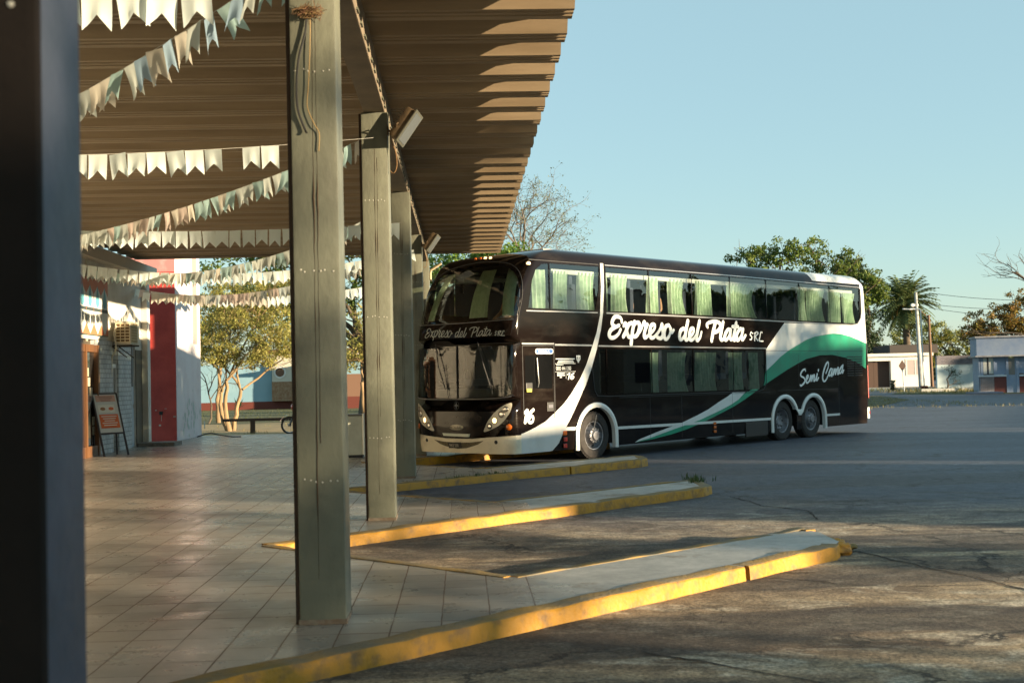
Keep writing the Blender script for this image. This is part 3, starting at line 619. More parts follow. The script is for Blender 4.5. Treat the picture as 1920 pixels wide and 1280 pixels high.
# headlights
HL = DATA['f_hlr']
for sg in (1, -1):
    P = [(v * sg, h) for v, h in [p[:2] for p in HL]]; C = catmull(P, 4, True); m_ = MB()
    tris = delaunay_2d_cdt([Vector((p.x, p.y)) for p in C] + [Vector((sum(q[0] for q in P) / len(P), sum(q[1] for q in P) / len(P)))], [(i, (i + 1) % len(C)) for i in range(len(C))], [], 1, 1e-5)
    m_.v = [front_pt(v.x, v.y, .012) for v in tris[0]]; m_.f = [tuple(f) for f in tris[2]]; m_.m = [0] * len(m_.f)
    k = len(m_.v); nC = len(C); m_.v += [front_pt(p.x, p.y, .012) for p in C] + [front_pt(p.x, p.y, -.004) for p in C]
    for i in range(nC): m_.f.append((k + i, k + (i + 1) % nC, k + nC + (i + 1) % nC, k + nC + i)); m_.m.append(0)
    hl = m_.build('headlight', mat('headlight_panel', (.50, .46, .36), .35, coat=.5), bus, fix=True)
    for i, ((v, h), r_) in enumerate(zip([p[:2] for p in DATA['f_lampr']], (.055, .066, .066, .055))):
        v *= sg; p = Vector(front_pt(v, h, .014)); q = Vector(front_pt(v + .01, h, .014)); t1 = (q - p).normalized(); nn = t1.cross(Vector((0, 0, 1))); nn.normalize()
        c_ = Vector((3, 1.42, h)); nn = -nn if (p + nn - c_).length < (p - c_).length else nn
        Mx = Matrix((t1, nn, Vector((0, 0, 1)))).transposed().to_4x4(); Mx.translation = p
        l_ = MB(); l_.lathe([(0, .012), (r_ * .5, .010), (r_ * .8, .004), (r_ * .85, 0)], 20, Mx, 0); l_.lathe([(r_ * .84, .004), (r_ * .95, .012), (r_ * 1.05, .006), (r_ * 1.08, -.002)], 20, Mx, 1)
        l_.build('lamp', [M['lampwarm'] if i == 1 else M['lamp'], M['black'] if i in (0,) else mat('lamp_ring', (.15, .12, .09), .3, .6)], hl, smooth=True)
def disc_on_front(v, h, r_, name, mt, off=.006, ring_mt=None, sx=1.0):
    m_ = MB(); p = Vector(front_pt(v, h, off)); q = Vector(front_pt(v + .01, h, off)); t1 = (q - p).normalized(); nn = t1.cross(Vector((0, 0, 1))).normalized()
    c_ = Vector((3, 1.42, h)); nn = -nn if (p + nn - c_).length < (p - c_).length else nn
    Mx = Matrix((t1 * sx, nn, Vector((0, 0, 1)))).transposed().to_4x4(); Mx.translation = p
    m_.lathe([(0, .012), (r_ * .7, .010), (r_, .0), (r_, -.02)], 24, Mx); return m_.build(name, mt, bus, smooth=True), Mx
disc_on_front(-.755, .79, .06, 'side_marker', M['amber']); disc_on_front(.755, .79, .06, 'side_marker', M['amber'])
disc_on_front(-.509, .49, .04, 'tow_hole', M['black'], .0); disc_on_front(.507, .50, .04, 'tow_hole', M['black'], .0)
for v, h in ((.169, 4.30), (.091, 4.296), (.014, 4.289), (-.07, 4.276)): disc_on_front(v, h, .035, 'roof_marker', M['lampwarm'] if v < .05 else M['amber'], .0)
disc_on_front(-.80, 4.06, .045, 'roof_marker', M['lampwarm'], .0)
ov, Mx = disc_on_front(.02, .775, .062, 'maker_badge', mat('badge_metal', (.34, .32, .26), .3, .5), .004, sx=3.2)
def fmap2(x, z, off):
    v = math.asin(max(-.9, min(.9, -x / 1.42))) * 2 / math.pi; return front_pt(v, z, off)
text_mesh('METALSUR', .075, fmap2, 'badge_text', M['black'], -.205 - .03, .752, .95, .019, ov)
# four-pointed star
m_ = MB(); P = []
for i in range(8):
    r_ = .085 if i % 2 == 0 else .028; P.append(fmap2(-.03 + r_ * math.cos(i * math.pi / 4) * .8, 1.22 + r_ * math.sin(i * math.pi / 4), .012))
m_.add(P + [fmap2(-.03, 1.22, .03)], [(i, (i + 1) % 8, 8) for i in range(8)]); m_.build('star_emblem', M['chrome'], bus)
m_ = MB(); tor = [fmap2(-.03 + .07 * math.cos(R(a)), 1.22 + .085 * math.sin(R(a)), .006) for a in range(0, 361, 15)]; m_.tube(tor, .006, 6); m_.build('emblem_ring', mat('emblem_dark', (.08, .08, .08), .3, .5), bus)
m_ = MB(); P = [fmap2(x, z, .012) for x, z in ((-.46, .655), (.34, .645), (.31, .585), (-.43, .60))]; m_.add(P + [tuple(Vector(p) + Vector((.03, 0, 0))) for p in P], [(0, 1, 2, 3), (0, 4, 5, 1), (3, 2, 6, 7), (0, 3, 7, 4), (1, 5, 6, 2)]); m_.build('number_strip', mat('pale_strip', (.62, .66, .56), .5), bus)
m_ = MB(); P = [fmap2(x, z, .012) for x, z in ((-.33, .465), (.06, .475), (.06, .355), (-.33, .345))]; m_.add(P, [(0, 1, 2, 3)]); lp = m_.build('license_plate', mat('plate_dark', (.03, .03, .03), .5), bus)
text_mesh('RKE 530', .085, fmap2, 'plate_text', mat('plate_paint', (.6, .55, .45), .5), -.29, .378, .88, .016, lp)
# windscreens
ws = pane_obj(npanes[0], lambda v, h: front_pt(v, h, -.006), 'upper_windshield', GLASS_W)
for i in (1, 2): pane_obj(npanes[i], lambda v, h: front_pt(v, h, -.006), 'windshield', GLASS_W)
def front_line(P, r_, name, mt, off=.004):
    m_ = MB(); C = catmull(P, 6, False); m_.tube([front_pt(max(-1, min(1, p.x)), p.y, off) for p in C], r_, 6); return m_.build(name, mt, bus, smooth=True)
front_line([(-.96, 2.62), (-.95, 3.05), (-.955, 3.3), (-.89, 3.56), (-.75, 3.80), (-.60, 3.97), (-.44, 4.09), (-.25, 4.16), (0, 4.2), (.25, 4.16), (.44, 4.09), (.60, 3.97), (.75, 3.8), (.89, 3.56), (.955, 3.3), (.95, 3.05)], .010, 'windshield_seal', M['black'])
front_line([(-.82, 1.40), (-.66, 1.375), (-.36, 1.353), (0, 1.35), (.36, 1.353), (.66, 1.375), (.82, 1.40)], .014, 'windshield_trim', M['chrome'], .01)
front_line([(-.84, 2.925), (-.46, 2.912), (0, 2.905), (.46, 2.912), (.84, 2.925)], .008, 'windshield_trim', M['chrome'])
front_line([(0, 2.44), (0, 1.9), (0, 1.38)], .016, 'centre_post', M['black'])
for a, b in (((-.28, 2.50), (-.45, 1.62)), ((.28, 2.50), (.14, 1.55))):
    m_ = MB(); m_.tube([front_pt(a[0], a[1], .03), front_pt((a[0] + b[0]) / 2, (a[1] + b[1]) / 2, .07), front_pt(b[0], b[1], .035)], .010, 6); m_.tube([front_pt(b[0] - .03, b[1] - .18, .02), front_pt(b[0] + .02, b[1] + .5, .02)], .008, 5)
    m_.build('wiper', M['black'], bus)
# curtains gathered at both sides of the upper screen, driver's dash
def fcurtain(v0, v1, parent):
    m_ = MB(); n = 26
    for k in range(8):
        q = k / 7; h = 3.0 + 1.0 * (1 - q)
        for j in range(n + 1):
            u_ = j / n; v = v0 + (v1 - v0) * u_; s, w_, _ = front_pt(v * (1 - .25 * (1 - q)), h, -.10); m_.v.append((s + .02 * math.sin(u_ * 34), w_, h))
    for k in range(7):
        for j in range(n): m_.f.append((k * (n + 1) + j, k * (n + 1) + j + 1, (k + 1) * (n + 1) + j + 1, (k + 1) * (n + 1) + j)); m_.m.append(0)
    m_.build('curtain', M['curtain'], parent, smooth=True)
fcurtain(-.08, -.34, ws); fcurtain(-.60, -.88, ws); fcurtain(.50, .66, ws)
mb = MB(); mb.box(-2.2, -1.85, .25, 2.6, 1.26, 1.55, .05); mb.build('dashboard', M['black'], bus, smooth=True)
mb = MB(); mb.lathe([(.22, -.015), (.24, 0), (.22, .015), (.20, 0), (.22, -.015)], 24, Matrix.Translation((-1.75, 2.1, 1.75)) @ Matrix.Rotation(R(65), 4, 'Z') @ Matrix.Rotation(R(0), 4, 'X')); mb.build('steering_wheel', M['black'], bus, smooth=True)
seat_mb(-1.35, 1.7, 1.26).build('driver_seat', M['seat'], bus, smooth=True)
# mirrors, roof hatch
mb = MB(); mb.box(-.5, .7, .95, 1.75, 4.46, 4.54, .035); mb.build('roof_hatch', mat('roof_unit_tan', (.42, .36, .3), .6), bus, smooth=True)

# ---------------------------------------------------------------- setting: ground, platform, islands
YA = R(2.371)                                   # the station is turned this much against the view direction
SO = Vector((-1.14, 8.19, 0))                   # right front corner of the second column
SM = Matrix.Translation(SO) @ Matrix.Rotation(YA, 4, 'Z')
def SW_(x, y, z=0.0): return SM @ Vector((x, y, z))
def st_place(o, x=0, y=0, z=0, rz=0): o.location = SW_(x, y, z); o.rotation_euler = (0, 0, YA + rz); return o

def asphalt_mat():
    m = bpy.data.materials.new('worn_asphalt'); m.use_nodes = True; N = m.node_tree.nodes; L = m.node_tree.links; b = N['Principled BSDF']
    tc = N.new('ShaderNodeTexCoord')
    def noise_(sc, det=6, rough=.6, dist=0, scale=None):
        n = N.new('ShaderNodeTexNoise'); n.inputs['Scale'].default_value = sc; n.inputs['Detail'].default_value = det; n.inputs['Roughness'].default_value = rough; n.inputs['Distortion'].default_value = dist
        if scale:
            mp = N.new('ShaderNodeMapping'); mp.inputs['Scale'].default_value = scale; mp.inputs['Rotation'].default_value = (0, 0, .25); L.new(tc.outputs['Object'], mp.inputs[0]); L.new(mp.outputs[0], n.inputs[0])
        else: L.new(tc.outputs['Object'], n.inputs[0])
        return n.outputs[0]
    def rng(x, a, b_, c=0, d=1):
        r_ = N.new('ShaderNodeMapRange'); r_.inputs[1].default_value = a; r_.inputs[2].default_value = b_; r_.inputs[3].default_value = c; r_.inputs[4].default_value = d; L.new(x, r_.inputs[0]); return r_.outputs[0]
    def mix(f, a, b_):
        x = N.new('ShaderNodeMix'); x.data_type = 'RGBA'; L.new(f, x.inputs[0])
        for i, c in ((6, a), (7, b_)):
            if isinstance(c, tuple): x.inputs[i].default_value = (*c, 1)
            else: L.new(c, x.inputs[i])
        return x.outputs[2]
    def math_(op, a, b_):
        x = N.new('ShaderNodeMath'); x.operation = op
        for i, c in ((0, a), (1, b_)):
            if isinstance(c, (int, float)): x.inputs[i].default_value = c
            else: L.new(c, x.inputs[i])
        return x.outputs[0]
    sep = N.new('ShaderNodeSeparateXYZ'); L.new(tc.outputs['Object'], sep.inputs[0])
    M1a = lambda o_: math_('ADD', o_, math_('MULTIPLY', math_('SUBTRACT', noise_(.45, 6, .65), .5), 7.0))
    near = rng(M1a(sep.outputs[1]), 11.5, 17.0, 1, 0)                    # the bays by the platform are rougher, older concrete than the road beyond
    big = rng(noise_(.55, 7, .62, .8, (.6, 1.6, 1)), .38, .62)
    road = mix(rng(noise_(.35, 6, .6, .3, (.5, 2.2, 1)), .35, .65), (.046, .052, .072), (.080, .088, .112))
    rough_c = mix(big, (.12, .08, .05), (.44, .335, .21))
    rough_c = mix(rng(noise_(1.7, 7, .68, 1.2, (.7, 1.6, 1)), .50, .66), rough_c, (.58, .51, .39))
    col = mix(near, road, rough_c)
    patch = math_('MULTIPLY', rng(noise_(.28, 4, .55, 1.0, (.7, 1.8, 1)), .50, .56), rng(sep.outputs[1], 24, 18))
    col = mix(math_('MULTIPLY', patch, .75), col, (.05, .043, .038))
    fine = rng(noise_(30, 6, .8), .38, .62, .35, 1.5); mid = rng(noise_(5, 8, .7), .35, .65, .6, 1.35)
    vm = N.new('ShaderNodeVectorMath'); vm.operation = 'SCALE'; L.new(col, vm.inputs[0]); L.new(math_('MULTIPLY', fine, mid), vm.inputs['Scale'])
    # cracks: distorted voronoi edges
    dn = N.new('ShaderNodeTexNoise'); dn.inputs['Scale'].default_value = 2.2; dn.inputs['Detail'].default_value = 8; dn.inputs['Roughness'].default_value = .7; L.new(tc.outputs['Object'], dn.inputs[0])
    va = N.new('ShaderNodeVectorMath'); va.operation = 'MULTIPLY_ADD'; va.inputs[1].default_value = (1.3, 1.3, 0); L.new(dn.outputs['Color'], va.inputs[0]); L.new(tc.outputs['Object'], va.inputs[2])
    vo = N.new('ShaderNodeTexVoronoi'); vo.feature = 'DISTANCE_TO_EDGE'; vo.inputs['Scale'].default_value = .42; L.new(va.outputs[0], vo.inputs['Vector'])
    ck = rng(vo.outputs['Distance'], .005, .014, 1, 0); ck = math_('MULTIPLY', ck, rng(noise_(.5, 3), .46, .56))
    col = mix(ck, vm.outputs[0], (.025, .02, .016)); L.new(col, b.inputs['Base Color'])
    L.new(mix(near, (.62,) * 3, (.85,) * 3), b.inputs['Roughness'])
    h = math_('ADD', math_('MULTIPLY', noise_(30, 6, .8), .75), math_('MULTIPLY', noise_(4.5, 8, .7), 1.6)); h = math_('SUBTRACT', h, math_('MULTIPLY', ck, 1.2))
    bp = N.new('ShaderNodeBump'); bp.inputs['Distance'].default_value = .03; L.new(h, bp.inputs['Height']); L.new(rng(sep.outputs[1], 12, 26, 1.0, .15), bp.inputs['Strength']); L.new(bp.outputs[0], b.inputs['Normal'])
    return m
mb = MB()
ys = [-70, -20, -6] + frange(0, 30, 60) + frange(32, 90, 12) + [120, 200, 400, 1500]; xs = [-1500, -300, -80, -20] + frange(-8, 14, 44) + [20, 45, 90, 300, 1500]
for y in ys:
    for x in xs:
        z = 0
        if -7 < y < 25.5 and -9 < x < 15: z = (.034 + .010 * noise.noise(Vector((x * .6, y * .6, 3)))) * min(1, max(0, (24.5 - y) / 4)) * min(1, (15 - x) / 5)
        mb.v.append((x, y, z))
nx = len(xs)
for j in range(len(ys) - 1):
    for i in range(nx - 1): mb.f.append((j * nx + i, j * nx + i + 1, (j + 1) * nx + i + 1, (j + 1) * nx + i)); mb.m.append(0)
tag(mb.build('road', asphalt_mat(), smooth=True), kind='structure')

PV, PL, PT1, PT2 = (1.16, 1.75), (-1.15, 4.10), (4.13, 2.86), (4.22, 4.22)
PER = 6.07
def shp(p, k): return (p[0], p[1] + PER * k)
edge = []
for k in range(-3, 4):
    edge += [shp((PL[0], PL[1] - PER), k), shp(PT1, k), shp((4.30, 3.2), k), shp((4.32, 3.9), k), shp(PT2, k), shp(PV, k)]
edge += [shp(PL, 3), (-1.15, 31.4)]
def tile_mat():
    m = bpy.data.materials.new('terrazzo_tiles'); m.use_nodes = True; N = m.node_tree.nodes; L = m.node_tree.links; b = N['Principled BSDF']
    tc = N.new('ShaderNodeTexCoord'); sep = N.new('ShaderNodeSeparateXYZ'); L.new(tc.outputs['Object'], sep.inputs[0])
    def M1(op, a, b_=0.0, c=None):
        x = N.new('ShaderNodeMath'); x.operation = op
        for i, q in enumerate((a, b_, c)):
            if q is None: continue
            if isinstance(q, (int, float)): x.inputs[i].default_value = q
            else: L.new(q, x.inputs[i])
        return x.outputs[0]
    def N_(sc, det=5, rough=.6, src=None):
        n = N.new('ShaderNodeTexNoise'); n.inputs['Scale'].default_value = sc; n.inputs['Detail'].default_value = det; n.inputs['Roughness'].default_value = rough; L.new(src or tc.outputs['Object'], n.inputs[0]); return n.outputs[0]
    def rng(x, a, b_, c=0, d=1):
        r_ = N.new('ShaderNodeMapRange'); r_.inputs[1].default_value = a; r_.inputs[2].default_value = b_; r_.inputs[3].default_value = c; r_.inputs[4].default_value = d; L.new(x, r_.inputs[0]); return r_.outputs[0]
    def mix(f, a, b_):
        x = N.new('ShaderNodeMix'); x.data_type = 'RGBA'
        if isinstance(f, float): x.inputs[0].default_value = f
        else: L.new(f, x.inputs[0])
        for i, c in ((6, a), (7, b_)):
            if isinstance(c, tuple): x.inputs[i].default_value = (*c, 1)
            else: L.new(c, x.inputs[i])
        return x.outputs[2]
    T = .325
    wob = M1('MULTIPLY', M1('SUBTRACT', N_(3.0, 6, .7), .5), .02)
    def joint(axis, wd, off=0.0):
        u_ = M1('MULTIPLY', M1('ADD', M1('ADD', sep.outputs[axis], wob), off), 1 / T); fr = M1('FRACT', u_); d = M1('MINIMUM', fr, M1('SUBTRACT', 1.0, fr)); return rng(d, wd * .5, wd * 1.3, 1, 0), M1('FLOOR', u_)
    jx, ix = joint(0, .017, .02); jy, iy = joint(1, .032)
    jx = M1('MULTIPLY', jx, rng(N_(1.3, 5), .30, .48, .35, 1)); jy = M1('MULTIPLY', jy, rng(N_(1.7, 5), .42, .60, .12, .75))
    isl = M1('GREATER_THAN', M1('ADD', sep.outputs[0], M1('MULTIPLY', M1('SNAP', M1('SUBTRACT', N_(1.1, 3), .5), .25), 1.0)), 1.35)                       # the fingers beyond the column line are plain screeded concrete
    J = M1('MULTIPLY', M1('MAXIMUM', jx, jy), M1('SUBTRACT', 1.0, isl))
    cmb = N.new('ShaderNodeCombineXYZ'); L.new(ix, cmb.inputs[0]); L.new(iy, cmb.inputs[1]); wn = N.new('ShaderNodeTexWhiteNoise'); wn.noise_dimensions = '2D'; L.new(cmb.outputs[0], wn.inputs[0])
    base = mix(rng(N_(140, 3, .8), .35, .65), (.26, .25, .22), (.42, .40, .36))
    base = mix(rng(N_(.8, 6, .65), .35, .68), base, (.25, .21, .17))
    vm = N.new('ShaderNodeVectorMath'); vm.operation = 'SCALE'; L.new(base, vm.inputs[0]); L.new(rng(wn.outputs[0], 0, 1, .80, 1.12), vm.inputs['Scale'])
    conc = mix(rng(N_(3.5, 9, .75), .38, .62), (.28, .28, .26), (.43, .42, .39)); conc = mix(rng(N_(1.3, 9, .75), .52, .62), conc, (.20, .16, .11)); conc = mix(rng(N_(60, 4, .8), .58, .68), conc, (.16, .14, .11))
    col = mix(isl, vm.outputs[0], conc); col = mix(J, col, (.10, .055, .03)); L.new(col, b.inputs['Base Color'])
    r_ = M1('ADD', rng(N_(2.2, 8, .7), .3, .7, .20, .44), M1('MULTIPLY', J, .4)); r_ = M1('MAXIMUM', r_, M1('MULTIPLY', isl, .6)); L.new(r_, b.inputs['Roughness'])
    bp = N.new('ShaderNodeBump'); bp.inputs['Strength'].default_value = .07; bp.inputs['Distance'].default_value = .01; L.new(M1('SUBTRACT', M1('MULTIPLY', N_(5, 6), .6), J), bp.inputs['Height']); L.new(bp.outputs[0], b.inputs['Normal'])
    b.inputs['Specular IOR Level'].default_value = .55
    return m
poly = [(-8.4, -24)] + [(-1.15, -24)] + edge + [(-8.4, 31.4)]
pq = []
for q in poly:
    if not pq or (Vector(q) - Vector(pq[-1])).length > 1e-3: pq.append(q)
V2, E2, F2, *_x = delaunay_2d_cdt([Vector(q) for q in pq], [(i, (i + 1) % len(pq)) for i in range(len(pq))], [], 0, 1e-6)
pm = MB(); pm.v = [(v.x, v.y, .15) for v in V2]
for f in F2:
    if in_poly(sum(V2[i].x for i in f) / 3, sum(V2[i].y for i in f) / 3, pq): pm.f.append(tuple(f)); pm.m.append(0)
for i in range(len(pq)):
    a, b = pq[i], pq[(i + 1) % len(pq)]; pm.add([(*a, .15), (*a, -.1), (*b, -.1), (*b, .15)], [(0, 1, 2, 3)], 1)
pf = pm.build('platform_pavement', [tile_mat(), mat('slab_side', (.10, .07, .045), .9, col2=(.05, .04, .03), nscale=9)]); st_place(pf); tag(pf, kind='structure')

kerb_y = mat('kerb_yellow_paint', (.42, .195, .003), .6, col2=(.15, .085, .03), nscale=6.5, nlo=.48, nhi=.70, bump=.5, bscale=22, ndet=9)
kerb_t = mat('kerb_top_worn', (.25, .15, .025), .75, col2=(.15, .125, .08), nscale=4, nlo=.35, nhi=.65, bump=.5, bscale=30, ndet=9)
def kerb(P, w_=.13, name='kerb', wob=.012, jag=0.0):
    """a kerb of its own: follows P (station frame) with its outer face on the road side"""
    C = []
    for a, b in zip(P[:-1], P[1:]):
        n = max(1, int((Vector(b) - Vector(a)).length / .06)); C += [Vector(a).lerp(Vector(b), i / n) for i in range(n)]
    C.append(Vector(P[-1])); m_ = MB()
    for i, p in enumerate(C):
        d = (C[min(i + 1, len(C) - 1)] - C[max(i - 1, 0)]).normalized(); n_ = Vector((d.y, -d.x))
        q = Vector((noise.noise(Vector((p.x * 3, p.y * 3, 1))), noise.noise(Vector((p.x * 3, p.y * 3, 9)))))
        o = p + n_ * (.036 + wob * q.x * 1.2); t = .158 + wob * q.y
        inn = p - n_ * (w_ + .012 * q.y); c = .016 + .05 * max(0, noise.noise(Vector((p.x * 4.3, p.y * 4.3, 4))) - .1)
        for (x, y, z) in ((o.x + n_.x * .012, o.y + n_.y * .012, -.04), (o.x, o.y, t - c), (o.x - n_.x * c * .4, o.y - n_.y * c * .4, t - c * .3), (o.x - n_.x * c, o.y - n_.y * c, t), (inn.x, inn.y, t), (inn.x, inn.y, .10)): m_.v.append((x, y, z))
    for i in range(len(C) - 1):
        for j in range(5): a = i * 6 + j; m_.f.append((a, a + 1, a + 7, a + 6)); m_.m.append(0 if j < 2 else 1)
    for e in (0, (len(C) - 1) * 6): m_.f.append(tuple(range(e, e + 6))); m_.m.append(0)
    o = m_.build(name, [kerb_y, kerb_t], smooth=50, fix=True); st_place(o); tag(o, kind='structure'); return o
for k in range(-2, 4):
    a, b = shp((PL[0], PL[1] - PER), k), shp(PT1, k)
    if k == 0:
        g = Vector(a).lerp(Vector(b), .800); h = Vector(a).lerp(Vector(b), .808)
        kerb([a, tuple(g)]); kerb([tuple(h), b, shp((4.22, 3.05), k)], wob=.016); q_ = MB(); q_.obox(Matrix.Translation((g.x - .045, g.y + .045, .05)) @ Matrix.Rotation(R(42), 4, 'Z'), .12, .06, .16); o_ = q_.build('kerb_break', mat('break_brown', (.10, .06, .03), .95)); st_place(o_); tag(o_, kind='structure')
    elif k == 2:
        g = Vector(a).lerp(Vector(b), .72); h = Vector(a).lerp(Vector(b), .727); kerb([a, tuple(g)]); kerb([tuple(h), b, shp((4.30, 3.2), k), shp((4.32, 3.9), k)])
    else: kerb([a, b, shp((4.30, 3.2), k), shp((4.32, 3.9), k)])
    kerb([shp((4.30, 4.05) if k == 0 else (4.32, 3.92), k), shp(PT2, k), shp(PV, k)], w_=.09); kerb([shp(PV, k), shp(PL, k)], w_=.09)
# broken rubble at the tip of the nearest finger
random.seed(11)
for i, (x, y, s_) in enumerate(((4.30, 3.16, .085), (4.34, 3.40, .09), (4.33, 3.62, .08), (4.10, 3.70, .05), (4.47, 3.34, .04))):
    bm = bmesh.new(); bmesh.ops.create_icosphere(bm, subdivisions=3, radius=1)
    for v in bm.verts:
        q = 1 + .35 * noise.noise(v.co * 1.6 + Vector((i * 7, 0, 0))) + .12 * noise.noise(v.co * 5); v.co = Vector((v.co.x * q * s_ * 1.5, v.co.y * q * s_, max(-.02, v.co.z * q * s_ * .75 + .03)))
    me = bpy.data.meshes.new('rubble'); bm.to_mesh(me); bm.free(); me.materials.append(kerb_y if i < 2 else kerb_t)
    o = bpy.data.objects.new('concrete_rubble', me); COL.objects.link(o); st_place(o, x, y, .05, i)
    tag(o, ['largest yellow-stained chunk of broken kerb at the tip of the nearest finger', 'yellow painted lump of broken kerb behind the largest chunk at the nearest tip', 'small lump of broken concrete on the far side of the nearest tip', 'small loose concrete crumb on the nearest finger behind its broken tip', 'tiny stone lying on the road in front of the broken tip'][i], 'rubble')
# the long road cracks
def crack(P, w_, name='road_crack'):
    C = []
    for a, b in zip(P[:-1], P[1:]):
        a, b = Vector(a), Vector(b); n = max(2, int((b - a).length / .05)); C += [a.lerp(b, i / n) for i in range(n)]
    m_ = MB(); zr = lambda p: (.034 + .010 * noise.noise(Vector((p.x * .6, p.y * .6, 3)))) * min(1, max(0, (24.5 - p.y) / 4)) + .001
    for i, p in enumerate(C):
        d = (C[min(i + 1, len(C) - 1)] - C[max(i - 1, 0)]).normalized(); n_ = Vector((-d.y, d.x, 0)); q = noise.noise(Vector((p.x * 4, p.y * 4, 0))) * .05 + noise.noise(Vector((p.x * 15, p.y * 15, 2))) * .018
        e = w_ * (.35 + 1.3 * abs(noise.noise(Vector((p.x * 5, p.y * 5, 7)))))
        if i in (0, len(C) - 1): e = .001
        m_.v += [tuple(p + n_ * (q + e) + Vector((0, 0, zr(p) + .004))), tuple(p + n_ * (q - e) + Vector((0, 0, zr(p) + .004)))]
    for i in range(len(C) - 1): m_.f.append((2 * i, 2 * i + 1, 2 * i + 3, 2 * i + 2)); m_.m.append(0)
    tag(m_.build(name, mat('crack_dark', (.022, .017, .013), .95)), kind='structure')
crack([(3.25, 11.7, 0), (3.55, 10.6, 0), (3.85, 9.85, 0), (4.0, 9.2, 0), (4.1, 8.75, 0), (4.4, 8.3, 0)], .020)
crack([(3.85, 9.85, 0), (4.2, 10.3, 0), (4.6, 10.6, 0)], .009)
crack([(2.1, 10.3, 0), (2.9, 9.75, 0), (3.75, 9.75, 0)], .012)
crack([(.75, 7.7, 0), (1.3, 7.15, 0), (1.7, 6.75, 0), (2.3, 6.55, 0), (2.9, 6.1, 0)], .015)
crack([(3.0, 17.2, 0), (3.2, 15.8, 0), (3.6, 15.2, 0), (3.5, 14.2, 0)], .02)
# ---------------------------------------------------------------- canopy
cm = M['column']
def column(ly, i):
    c = MB(); c.box(-.31, 0, 0, .38, 0, 4.73, .022); e = empty('concrete_column'); st_place(e, 0, ly, .15)
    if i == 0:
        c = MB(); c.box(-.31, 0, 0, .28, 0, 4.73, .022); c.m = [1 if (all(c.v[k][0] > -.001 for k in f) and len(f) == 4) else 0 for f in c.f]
    c.build('shaft', cm if i else [mat('column_painted_shade_front', (.008, .006, .005), .85, spec=.2, col2=(.014, .010, .008), nscale=3, bump=.25, bscale=14), mat('column_painted_shade_side', (.075, .085, .125), .55, col2=(.05, .06, .085), nscale=3, bump=.3, bscale=14)], e, smooth=30)  # nearest column: deep shade on front and bluish shade on side painted in
    for x0, z0, z1, r_ in ((-.17, .3, 4.3, .0022), (-.145, 1.2, 4.2, .0018)):
        s_ = MB(); P = [(x0 + .006 * noise.noise(Vector((i * 5 + x0 * 40, z * 1.2, 0))) + .004 * noise.noise(Vector((i, z * 9, 1))) + .02 * (z - 2) / 4, -.0005, z) for z in frange(z0, z1, 60)]
        s_.tube(P, [r_ * (.6 + 4.5 * max(0, noise.noise(Vector((i + x0, p[2] * 3, 5))))) for p in P], 5); s_.build('crack', mat('column_crack', (.055, .035, .02), .9), e)
    d = MB()
    for z in (.95, 2.35, 3.7):
        for q in frange(-.27, -.05, 5):
            d.lathe([(0, -.004), (.005, -.004), (.007, 0)], 8, Matrix.Translation((q + random.uniform(-.01, .01), .0, z + random.uniform(-.012, .012))))
    d.build('form_tie_marks', mat('tie_marks', (.42, .41, .36), .6), e)
    b = MB(); b.box(-.338, -.308, .03, .30, 0, 4.72, .004); b.build('side_fin', mat('fin_brown', (.045, .025, .014), .8), e)
    b = MB(); b.box(-.315, .005, -.005, .385, 0, .035, .004); b.build('stained_foot', mat('foot_stain', (.12, .08, .05), .9, col2=(.2, .17, .13), nscale=12), e)
    return e
labs = ['dark blurred canopy column closest to the viewer, cut by the photo edge', 'tall cracked column with a bird nest near its top, second from the viewer', 'column carrying the larger floodlight, third from the viewer',
        'shaded column just behind the floodlight column, in front of the coach nose', 'column with the smaller far floodlight and a sharp bus shadow', 'farthest canopy column with a small bent pipe at its top']
colys = [-5.86, 0, 6.0, 12.05, 18.05, 24.0]; cols = []
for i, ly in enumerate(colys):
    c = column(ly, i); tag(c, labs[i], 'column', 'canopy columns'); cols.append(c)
P_ = MB(); P_.tube([(.03, .1, 4.25), (.03, .1, 4.42), (.05, .08, 4.5), (.32, .02, 4.66)], .03, 8); P_.build('bent_pipe', mat('beige_pipe', (.5, .40, .25), .6), cols[5], smooth=True)
roof = empty('canopy_roof'); st_place(roof, 0, 0, 0); tag(roof, 'flat corrugated metal canopy roof over the platform, on a line of concrete columns', 'canopy')
b = MB(); b.box(-.28, -.03, -12, 24.5, 4.885, 5.185, .01); b.build('main_beam', M['beam'], roof)
b = MB()
for ly in frange(-11, 24.3, 86): b.box(-.03, -.012, ly, ly + .14, 4.91, 4.93)
b.build('beam_clips', M['column'], roof)
prof = [(0, 0), (.06, 0), (.075, .022), (.105, .022), (.12, 0), (.17, 0), (.185, .022), (.215, .022), (.23, 0), (.33, 0), (.42, .165), (.68, .165)]
b = MB(); x0, x1 = -7.98, 1.93; Y = 3.11 - .82 * 17; k = 0; pts = []
while Y < 24.5:
    pts += [(Y + p[0], 5.19 + p[1]) for p in prof]; Y += .82; k += 1
pts.append((Y, 5.19))
xs_ = [x0] + frange(x0 + 1, x1, 9)[0:]
for j, x in enumerate(sorted(set(xs_))):
    b.v += [(x, p[0], p[1] + .0) for p in pts]
n = len(pts); nj = len(set(xs_))
for j in range(nj - 1):
    for i in range(n - 1): b.f.append((j * n + i, j * n + i + 1, (j + 1) * n + i + 1, (j + 1) * n + i)); b.m.append(0)
